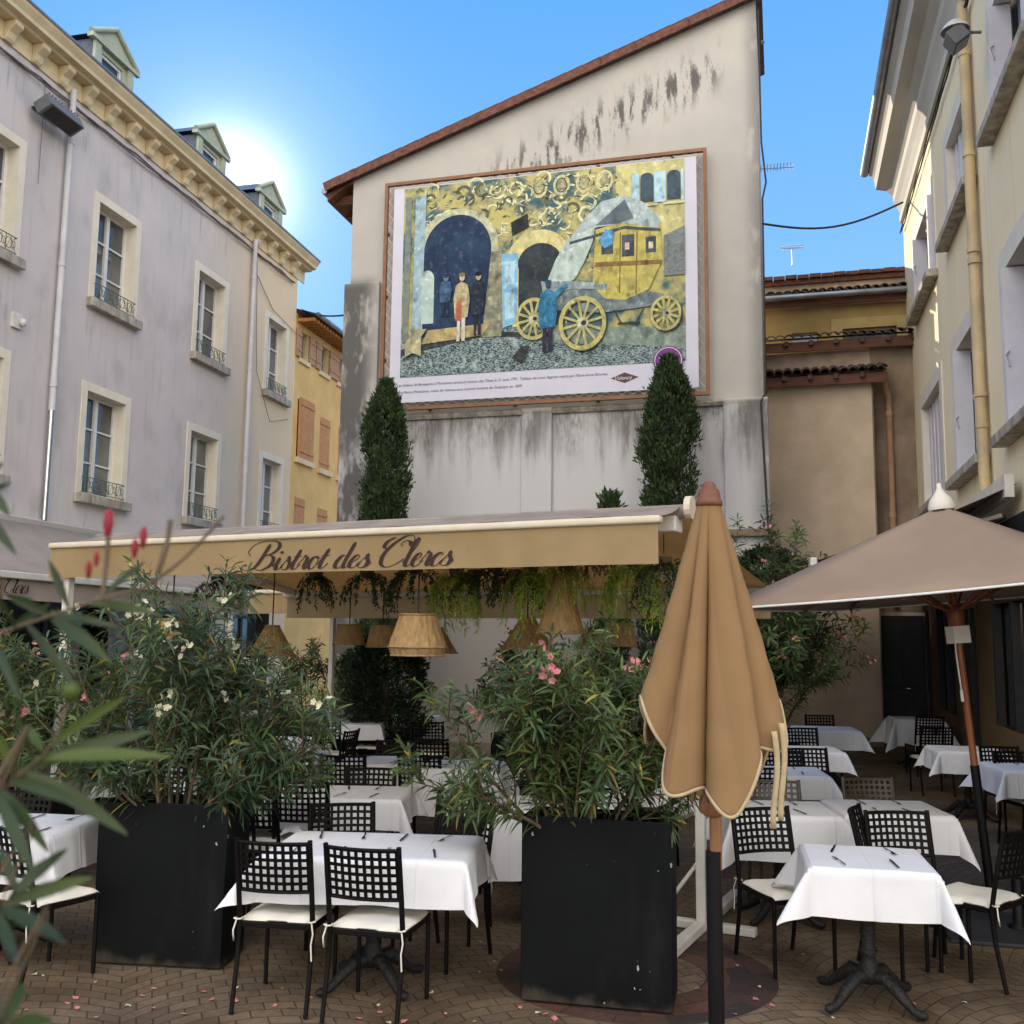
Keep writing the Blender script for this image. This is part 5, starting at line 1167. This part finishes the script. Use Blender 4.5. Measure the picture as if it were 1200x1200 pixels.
# ------------------------------------------------------------------ tables
def cloth_mesh(a, b, h, z, seed):
    rng = random.Random(seed); ph = [rng.random()*6 for _ in range(8)]; n = 56; mb = MB(); ks = [rng.uniform(.75, 1.25) for _ in range(4)]
    A, B = a+h, b+h
    def fn(u, v):
        x = (u-.5)*2*A; y = (v-.5)*2*B; ex = max(0, abs(x)-a); ey = max(0, abs(y)-b); sx = 1 if x > 0 else -1; sy = 1 if y > 0 else -1
        cx = max(-a, min(a, x)); cyy = max(-b, min(b, y)); r = math.hypot(ex, ey)
        q = (0 if sx > 0 else 1)+(0 if sy > 0 else 2)
        if r < 1e-6: return (x, y, z+.0015*sin(x*14+ph[0])*sin(y*11+ph[1]))
        fi = math.atan2(ey, ex); s2 = sin(2*fi)**2
        along = y if ex > ey else x
        wv = .05*sin(along*9+ph[2+q])+.03*sin(along*21+ph[5])
        off = r*(.10+.42*s2*ks[q]+wv*(1-s2)); off = min(off, r*.9)
        tw = .25*s2*r*sin(ph[q])
        ox, oy = cos(fi)*off, sin(fi)*off
        rr_ = .012*min(1, r/.02)
        return (cx+sx*(ox+rr_*cos(fi))-sy*tw*.3, cyy+sy*(oy+rr_*sin(fi))+sx*tw*.3, z-math.sqrt(max(0, r*r-off*off))*(.97+.02*sin(along*8+ph[6])))
    return mb.grid(n, n, fn)
def make_pedestal(a, b, top=.742):
    r = empty('table', (0, 0, 0), 0, 'x', 'table')
    MB().box(-a+.006, a-.006, -b+.006, b-.006, top-.028, top-.003).build('tabletop', M['dark_shop'], r, [BEV(.006)])
    MB().lathe([(.028, top-.03), (.06, top-.035), (.03, top-.07), (.022, .62), (.03, .5), (.042, .36), (.035, .30), (.05, .27), (.035, .24), (.045, .20), (.060, .17), (.055, .12), (.03, .10)], (0, 0, 0), 16).build('pedestal', M['cast'], r)
    for k in range(4):
        an = R(45+90*k); c_, s_ = cos(an), sin(an)
        MB().tube([(c_*.03, s_*.03, .14), (c_*.11, s_*.11, .15), (c_*.20, s_*.20, .085), (c_*.27, s_*.27, .035), (c_*.32, s_*.32, .028), (c_*.345, s_*.345, .03)], [.036, .038, .030, .022, .026, .012], 8).build('foot', M['cast'], r)
    return r
PED = {}
def table(x, y, rz, w_, d_, lab, clab, h=.2, seed=1, ped=2, settings=None):
    key = (w_, d_)
    if key not in PED: PED[key] = make_pedestal(w_/2, d_/2); o = PED[key]; index_kids(o)
    else: o = copy_tree(PED[key])
    o.location = (x, y, .004); o.rotation_euler = (0, 0, R(rz)); o['label'] = lab; o['group'] = 'tables on cast iron pedestals'
    c = cloth_mesh(w_/2, d_/2, h, .7475, seed).build('tablecloth', M['cloth']); c.location = (x, y, .004); c.rotation_euler = (0, 0, R(rz)); tag(c, clab, 'tablecloth', 'white square tablecloths')
    for q in (settings or []): cutlery(x, y, R(rz), *q)
    return o
def make_fork():
    o = MB(); o.add([(-.003, 0, .004), (.003, 0, .004), (.005, .04, .0045), (.0025, .11, .007), (.010, .15, .004), (.010, .165, .003), (-.010, .165, .003), (-.010, .15, .004), (-.0025, .11, .007), (-.005, .04, .0045)], [tuple(range(10))])
    for k in range(4): x = -.0085+k*.0057; o.add([(x-.0015, .165, .003), (x+.0015, .165, .003), (x+.001, .20, .006), (x-.001, .20, .006)], [(0, 1, 2, 3)])
    return o.build('fork', M['cutlery'], None, [SOL(.002, 0)])
def make_knife():
    o = MB(); o.add([(-.006, 0, .003), (.006, 0, .003), (.006, .095, .003), (.0095, .12, .002), (.0085, .19, .002), (.001, .212, .002), (-.0055, .19, .002), (-.0055, .1, .003)], [tuple(range(8))]); return o.build('table_knife', M['cutlery'], None, [SOL(.003, 0)])
CUT = {'fork': [make_fork(), False], 'table_knife': [make_knife(), False]}
def cutlery(tx, ty, rz, kind, lx, ly, ang, tn):
    k = CUT[kind]
    if k[1]: o = k[0].copy(); COL.objects.link(o)
    else: o = k[0]; k[1] = True
    o.location = (tx+lx*cos(rz)-ly*sin(rz), ty+lx*sin(rz)+ly*cos(rz), .755); o.rotation_euler = (0, 0, rz+R(ang))
    sd = ('far ' if ly > 0 else 'near ')+('' if abs(lx) < .2 else ('left ' if lx < 0 else 'right '))+'side of '
    tag(o, ('steel fork' if kind == 'fork' else 'steel knife')+' on the '+sd+tn, 'fork' if kind == 'fork' else 'knife', 'cutlery on '+tn)
def places(w_, d_, tn, cols=1, near=True, far=True, j=0):
    out = []
    for c in range(cols):
        cx = 0 if cols == 1 else (-w_/4+.02 if c == 0 else w_/4-.02)
        for sd in ([-1] if near else [])+([1] if far else []):
            y = sd*(d_/2-.05); 
            out.append(('fork', cx-.13*sd*-1, y, (180 if sd > 0 else 0)+random.uniform(-14, 14), tn)); out.append(('table_knife', cx+.13*sd*-1, y, (180 if sd > 0 else 0)+random.uniform(-14, 14), tn))
    return out
random.seed(5)
TB = [
 (-.74, 5.80, -5, 1.1, .70, 'the front centre table', .24, 2),
 (1.93, 5.62, -12, .62, .62, 'the small front right table', .25, 1),
 (-1.93, 7.75, -2, .72, .66, 'the second row table behind the left planter', .22, 1),
 (-1.12, 7.72, -2, .72, .66, 'the second row table with a flared right corner', .22, 1),
 (-1.22, 9.72, 0, .7, .66, 'the third row table left of the middle', .2, 1),
 (-.42, 9.45, -4, .7, .66, 'the low clothed table left of the right oleander', .42, 1),
 (.36, 7.25, -8, .8, .72, 'the table close behind the right front planter', .45, 1),
 (-2.62, 11.5, 6, .8, .72, 'the far table whose cloth corner hangs down', .32, 0),
 (-2.1, 13.85, 0, .8, .72, 'the farthest left table before the round bush', .2, 0),
 (-1.45, 15.0, 0, .8, .72, 'the farthest table in the middle of the terrace', .2, 0),
 (2.66, 7.30, -3, .72, .66, 'the second right table before a bronze chair', .26, 1),
 (1.88, 7.22, -3, .72, .66, 'the second right row table beside the closed parasol', .3, 1),
 (2.46, 9.25, -6, .7, .66, 'the third right row table', .2, 1),
 (3.22, 11.15, -6, .7, .66, 'the far table before the pink and white oleander', .2, 0),
 (4.25, 13.8, -8, .8, .72, 'the farthest right table by the beige wall', .25, 0),
 (6.3, 15.9, -10, .7, .66, 'the far long clothed table near the black door', .42, 0),
 (5.05, 11.35, -10, .7, .66, 'the far right table nearest the parasol pole', .24, 0),
 (5.0, 9.75, -8, .8, .72, 'the right edge table behind the parasol pole', .25, 1),
 (-3.05, 6.30, -4, .9, .72, 'the left edge table beside a planter', .26, 2),
 (-3.0, 8.9, -6, .7, .66, 'the table hidden behind the left oleander', .2, 0),
 (-2.2, 10.1, -6, .7, .66, 'the table behind the left oleander rightwards', .2, 0),
 (.62, 10.3, -6, .8, .72, 'the table seen through the right oleander', .2, 0),
 (1.12, 8.75, -6, .7, .66, 'the table between right oleander and closed parasol', .2, 0),
]
for i, (x, y, rz, w_, d_, tn, h, cc) in enumerate(TB):
    table(x, y, rz, w_, d_, 'pedestal table under white cloth: '+tn[4:], 'white tablecloth draped over '+tn, h, 100+i, 1, places(w_, d_, tn, cc) if cc else None)

# ------------------------------------------------------------------ closed parasol
CP = empty('closed_parasol', (.80, 4.05, 0), 0, 'closed caramel parasol with terracotta cap in front of the right planter', 'parasol')
def cpr(a, v):
    # radius of the folded canvas; a angle, v 0 top .. 1 hem
    ph = a+.10*sin(3*a+2*v)+.12*sin(2*a-1)
    fold = abs(cos(3.5*ph+.9+.55*v))**.7; f2 = abs(sin(5*ph+1.0-.5*v))**1.1; base = .042+.247*v
    side = abs(cos(a))**3*.85
    return base*(1-.60*(1-side)*min(1, v*2.5)**.8*(1-fold))*(1-.09*min(1, v*2.5)*(1-f2)*(1-side))+.0025*sin(31*v+3*a)*v
def cpz(a, v):
    hem = 1.44+.165*cos(2*a+.25)+.075*sin(6*a+1.0)+.03*sin(4*a+1)
    return 2.46-(2.46-hem)*v
cpp = lambda a, v: (cpr(a, v)*cos(a)*1.0, cpr(a, v)*sin(a)*.92, cpz(a, v)-.02*v*sin(6*a+.6+1.3*v))
n = 240
mb = MB(); nv = 60; vs = [cpp(2*PI*k/n, j/nv) for j in range(nv+1) for k in range(n)]
mb.add(vs, [(j*n+k, j*n+(k+1) % n, (j+1)*n+(k+1) % n, (j+1)*n+k) for j in range(nv) for k in range(n)], True)
cn = mb.build('canopy', M['para'], CP, [SOL(.004)])
MB().tube([cpp(2*PI*k/n, 1.0) for k in range(n+1)], .0075, 6, cap=False).build('piping', M['piping'], cn)
# seams
for q in range(4):
    a0 = 2*PI*q/4-.7; mb = MB(); mb.tube([tuple(c*1.006 if i < 2 else c for i, c in enumerate(cpp(a0-.10*j/30, j/30))) for j in range(1, 31)], .0028, 4); mb.build('seam', M['para'], cn)
mb = MB(); mb.lathe([(0, 2.545), (.018, 2.542), (.028, 2.53), (.030, 2.515), (.040, 2.512), (.046, 2.49), (.048, 2.468), (.054, 2.462), (.054, 2.445), (.044, 2.44)], (0, 0, 0), 20); mb.build('cap', mat('terracotta brown cap', (.17, .065, .035), .6, .15, 10), CP)
MB().tube([(0, 0, 2.5), (.01, 0, 1.02)], .024, 12).build('pole', M['wood_p'], CP); MB().tube([(.0, 0, 1.09), (.005, 0, .02)], .031, 14).build('lower_pole', M['black_tube'], CP)
MB().lathe([(.30, .01), (.30, .05), (.05, .07), (.04, .25)], (0, 0, 0), 24).build('base', M['black_tube'], CP)
mb = MB()
for k in range(8):
    a = 2*PI*k/8+.2; mb.tube([(cos(a)*.03, sin(a)*.03, 1.55), (cos(a)*.085, sin(a)*.08, 1.28)], .011, 5)
mb.lathe([(.045, 1.30), (.055, 1.28), (.055, 1.24), (.03, 1.22)], (0, 0, 0), 12); mb.build('hub', M['wood_p'], CP)
a0 = -.55
for dx in (0, .03): 
    mb = MB(); q = cpp(a0, .9); mb.grid(2, 12, lambda u, v: (q[0]-.0+dx+.022*(u-.5)+.01*sin(v*5), q[1]-.035+dx*.2, q[2]-.02-.36*v+dx)); mb.build('strap', M['piping'], CP, [SOL(.003)])

# ------------------------------------------------------------------ open parasol
OP = empty('open_parasol', (3.30, 7.10, .03), 0, 'open taupe square parasol on a red wooden pole over the right tables', 'parasol')
OP.rotation_euler = (R(-1.5), R(-4.2), R(3))
HD = 1.72; ZR, ZT = 2.22, 2.86
cor = [(-HD, -.12), (.10, -HD), (HD, .10), (-.10, HD)]
mb = MB()
for q in range(4):
    c0 = Vector(cor[q]); c1 = Vector(cor[(q+1) % 4])
    def fn(u, v, c0=c0, c1=c1):
        e = c0.lerp(c1, u); e = e*(1-.05*sin(PI*u)); p = e*v; s_ = -.03*sin(PI*v)*(sin(PI*u)); ridge = .0
        return (p.x, p.y, ZT-(ZT-ZR)*v+s_-.015*sin(PI*u)*v)
    mb.grid(10, 10, fn)
cn = mb.build('canopy', M['para_open'], OP, [SOL(.004)])
pts = []
for q in range(4):
    c0 = Vector(cor[q]); c1 = Vector(cor[(q+1) % 4])
    for k in range(12): u = k/12; e = c0.lerp(c1, u)*(1-.05*sin(PI*u)); pts.append((e.x, e.y, ZR-.015*sin(PI*u)-.004))
pts.append(pts[0]); MB().tube(pts, .009, 5, cap=False).build('piping', M['piping_w'], cn)
for q in range(8):
    c0 = Vector(cor[q//2]); c1 = Vector(cor[(q//2+1) % 4]); e = c0 if q % 2 == 0 else c0.lerp(c1, .5)*.95
    MB().tube([(0, 0, ZT-.10), (e.x*.96, e.y*.96, ZR-.012-(.02 if q % 2 else 0))], .011, 6).build('rib', M['wood'], OP)
    MB().tube([(e.x*.02, e.y*.02, ZR-.12), (e.x*.5, e.y*.5, (ZT-.10+ZR)/2-.01)], .009, 6).build('strut', M['wood'], OP)
MB().lathe([(.025, ZR-.25), (.055, ZR-.22), (.06, ZR-.12), (.04, ZR-.08), (.025, ZR-.07)], (0, 0, 0), 14).build('hub', M['wood'], OP)
MB().tube([(0, 0, 1.0), (0, 0, ZT)], .024, 12).build('pole', M['wood'], OP); MB().tube([(0, 0, .02), (0, 0, 1.04)], .030, 12).build('lower_pole', M['black_tube'], OP)
MB().lathe([(0, ZT+.17), (.018, ZT+.16), (.02, ZT+.13), (.035, ZT+.10), (.075, ZT+.05), (.095, ZT-.01), (.09, ZT-.03)], (0, 0, 0), 16).build('finial', M['cream_trim'], OP)
MB().tube([(-.03, -.03, ZR-.22), (-.05, -.04, ZR-.4), (-.045, -.04, ZR-.68)], .006, 5).tube([(-.045, -.04, ZR-.74), (-.045, -.04, ZR-.66)], .012, 6).build('pull_cord', M['cord_white'], OP)
mb = MB(); mb.box(-.06, .06, -.06, .06, ZR-.34, ZR-.22); mb.build('cleat', M['cream_trim'], OP)
BP = empty('parasol_base', (3.42, 7.0, .004), R(-14), 'flat dark square steel base plate under the open parasol', 'parasol base')
MB().box(-.5, .5, -.42, .42, 0, .022).build('plate', M['plate'], BP, [BEV(.004)]); MB().lathe([(.075, .023), (.075, .035), (.042, .05), (.040, .32), (.034, .34)], (0, 0, 0), 16).build('socket', M['black_tube'], BP)

# ------------------------------------------------------------------ near oleander branches at the left edge
random.seed(91)
NB = empty('oleander_shrub', (-.75, .42, 0), 0, 'nearest oleander with red buds whose blurred branches reach in from the left edge', 'shrub')
st = MB(); lf = MB(); lfl = MB(); bd = MB()
def wp(px, py, Y): return atY(px, py, Y)-Vector((-.75, .42, 0))
def sprig(path, r0, leaves):
    pts = [Vector(q) for q in catmull3(path)]
    r0 *= .3; st.tube(pts, [r0*(1-.5*i/(len(pts)-1)) for i in range(len(pts))], 7)
    for (px, py, Y, qx, qy, QY, wd, lt) in leaves:
        a = wp(px, py, Y); b = wp(qx, qy, QY); d = b-a
        big_leaf(lfl if lt else lf, a, d, wd)
def catmull3(p, k=6):
    q = [Vector(a) for a in p]; q = [q[0]*2-q[1]]+q+[q[-1]*2-q[-2]]; out = []
    for i in range(1, len(q)-2):
        for j in range(k):
            t_ = j/k; a, b, c, d = q[i-1], q[i], q[i+1], q[i+2]; out.append(.5*((2*b)+(c-a)*t_+(2*a-5*b+4*c-d)*t_*t_+(3*b-a-3*c+d)*t_**3))
    out.append(q[-2]); return out
def big_leaf(mb, a, d, wd):
    wd *= .52; ln = d.length; d = d.normalized(); sd = d.cross(Vector((0, -1, .5))+rnd3(.35)).normalized(); nn = sd.cross(d); n = 8; vs = []; fs = []
    for i in range(n+1):
        v = i/n; w_ = wd*.5*(sin(PI*min(1, v*.92+.06))**.75); c = a+d*ln*v-Vector((0, 0, .10*ln*v*v)); vs += [c-sd*w_+nn*w_*.25, c, c+sd*w_+nn*w_*.25]
    for i in range(n):
        for s_ in (0, 1): fs.append((i*3+s_, i*3+s_+1, (i+1)*3+s_+1, (i+1)*3+s_))
    mb.add(vs, fs, True)
base = Vector((0, 0, 0))
# upper branch
sprig([base, Vector((.02, .1, 1.2)), wp(-90, 780, .62), wp(0, 742, .64), wp(120, 702, .66), wp(170, 690, .67)], .006,
      [(100, 706, .67, 188, 712, .68, .013, 1), (60, 716, .67, 132, 768, .66, .014, 1), (80, 712, .66, 58, 650, .66, .011, 0), (120, 700, .66, 172, 650, .68, .010, 0), (60, 720, .66, 140, 728, .66, .011, 0), (30, 730, .66, 88, 795, .65, .012, 0), (10, 740, .66, 60, 700, .66, .011, 0), (60, 722, .65, 6, 690, .64, .013, 0), (60, 725, .65, 120, 760, .62, .014, 0), (20, 738, .64, -10, 675, .62, .015, 0), (-10, 745, .63, 25, 810, .6, .014, 0)])
st.tube(catmull3([wp(165, 692, .67), wp(215, 655, .68), wp(262, 605, .69)]), [.0013]*13, 6)
st.tube(catmull3([wp(185, 672, .675), wp(195, 640, .68), wp(128, 600, .69)][:2]+[wp(200, 610, .69)]), .0018, 5)
st.tube([wp(120, 702, .66), wp(126, 650, .67), wp(127, 622, .67)], .0016, 5)
for (px, py, Y, s_) in ((127, 614, .67, .0065), (168, 630, .68, .005), (158, 643, .68, .0045), (113, 655, .67, .0035), (104, 668, .67, .004)):
    c = wp(px, py, Y); bd.lathe([(0, s_*1.7), (s_*.45, s_*1.1), (s_*.55, 0), (s_*.35, -s_*1.1), (0, -s_*1.6)], tuple(c), 8)
# middle sprig
sprig([base, Vector((.05, .05, .9)), wp(-60, 1010, .58), wp(0, 930, .60), wp(55, 880, .60), wp(78, 830, .61), wp(84, 812, .61)], .005,
      [(20, 905, .6, 178, 842, .63, .018, 0), (40, 890, .6, 200, 872, .62, .017, 1), (30, 905, .6, 150, 960, .57, .017, 0), (60, 872, .6, 150, 805, .62, .012, 1), (10, 915, .6, 95, 925, .55, .014, 0), (0, 925, .6, 60, 985, .56, .015, 0), (20, 905, .6, -5, 850, .6, .014, 1), (0, 935, .6, -30, 880, .6, .016, 0), (40, 890, .6, 20, 830, .6, .012, 0), (50, 880, .6, 30, 845, .62, .011, 1), (-5, 930, .59, 42, 1010, .55, .016, 0)])
c = wp(84, 810, .61); lfl.lathe([(0, .006), (.004, .0045), (.0058, 0), (.004, -.005), (0, -.0065)], tuple(c), 10)
# lower sprigs
sprig([base, Vector((.05, .02, .9)), wp(-60, 1120, .56), wp(0, 1065, .57), wp(40, 1030, .58)], .004,
      [(0, 1062, .57, 108, 1018, .6, .016, 1), (10, 1055, .57, 80, 985, .6, .017, 0), (20, 1045, .57, 60, 1000, .58, .014, 0), (0, 1065, .57, 78, 1090, .53, .015, 0), (-5, 1068, .57, 25, 1120, .53, .014, 0), (20, 1045, .58, 0, 985, .6, .013, 0)])
sprig([base, Vector((.06, .02, .7)), wp(-50, 1260, .52), wp(-5, 1210, .53), wp(20, 1190, .53)], .004,
      [(0, 1205, .53, 28, 1145, .55, .014, 1), (10, 1200, .53, 62, 1190, .55, .015, 1), (0, 1205, .53, -10, 1150, .54, .014, 0), (0, 1210, .53, 40, 1225, .52, .015, 0)])
sprig([base, Vector((-.02, .1, 1.3)), wp(-80, 640, .64), wp(-30, 590, .65), wp(0, 572, .66)], .004, [(-10, 575, .65, 12, 600, .64, .013, 1), (-30, 590, .65, 14, 560, .65, .012, 0), (-30, 590, .65, 20, 640, .63, .014, 0)])
st.build('stems', M['bark'], NB); lf.build('foliage', M['leaf_near'], NB); lfl.build('young_foliage', M['leaf_near_l'], NB); bd.build('buds', M['red'], NB)

# ------------------------------------------------------------------ fallen petals
random.seed(17)
pm = MB(); pm.add([(-.012, -.008, .004), (.006, -.012, .006), (.014, .002, .002), (.004, .012, .007), (-.01, .008, .002)], [(0, 1, 2, 3, 4)]); first = pm.build('petal', M['pink']); okp = False
pw = D.meshes.new('petal_pale'); pw.from_pydata([v.co[:] for v in first.data.vertices], [], [(0, 1, 2, 3, 4)]); pw.materials.append(M['white_fl'])
pp = [(88, 1171), (248, 1173), (277, 1159), (276, 1175), (340, 1182), (455, 1200), (112, 1152), (60, 1120), (890, 1157), (640, 1190), (562, 1140), (563, 1105), (580, 1128), (445, 1188), (470, 1150), (522, 1189), (940, 1120), (1130, 1176), (1070, 1178), (180, 1160), (150, 1180), (330, 1160), (30, 1185), (215, 1190), (905, 1180), (860, 1190), (505, 1165), (365, 1170)]
for i, (px, py) in enumerate(pp+[(random.uniform(20, 1150), random.uniform(1110, 1199)) for _ in range(30)]):
    p = atz(px, py, 0)
    if i == 0: o = first
    else: o = first.copy(); COL.objects.link(o)
    pale = i % 3 == 2
    if pale: o.data = pw
    o.location = (p.x, p.y, .004); o.rotation_euler = (random.uniform(-.3, .3), random.uniform(-.3, .3), random.random()*6); s_ = random.uniform(.7, 1.5); o.scale = (s_, s_, s_)
    tag(o, 'small cream petal fallen on the brown paving' if pale else 'small pink petal fallen on the brown paving', 'petal', 'cream petals on the paving' if pale else 'pink petals on the paving')
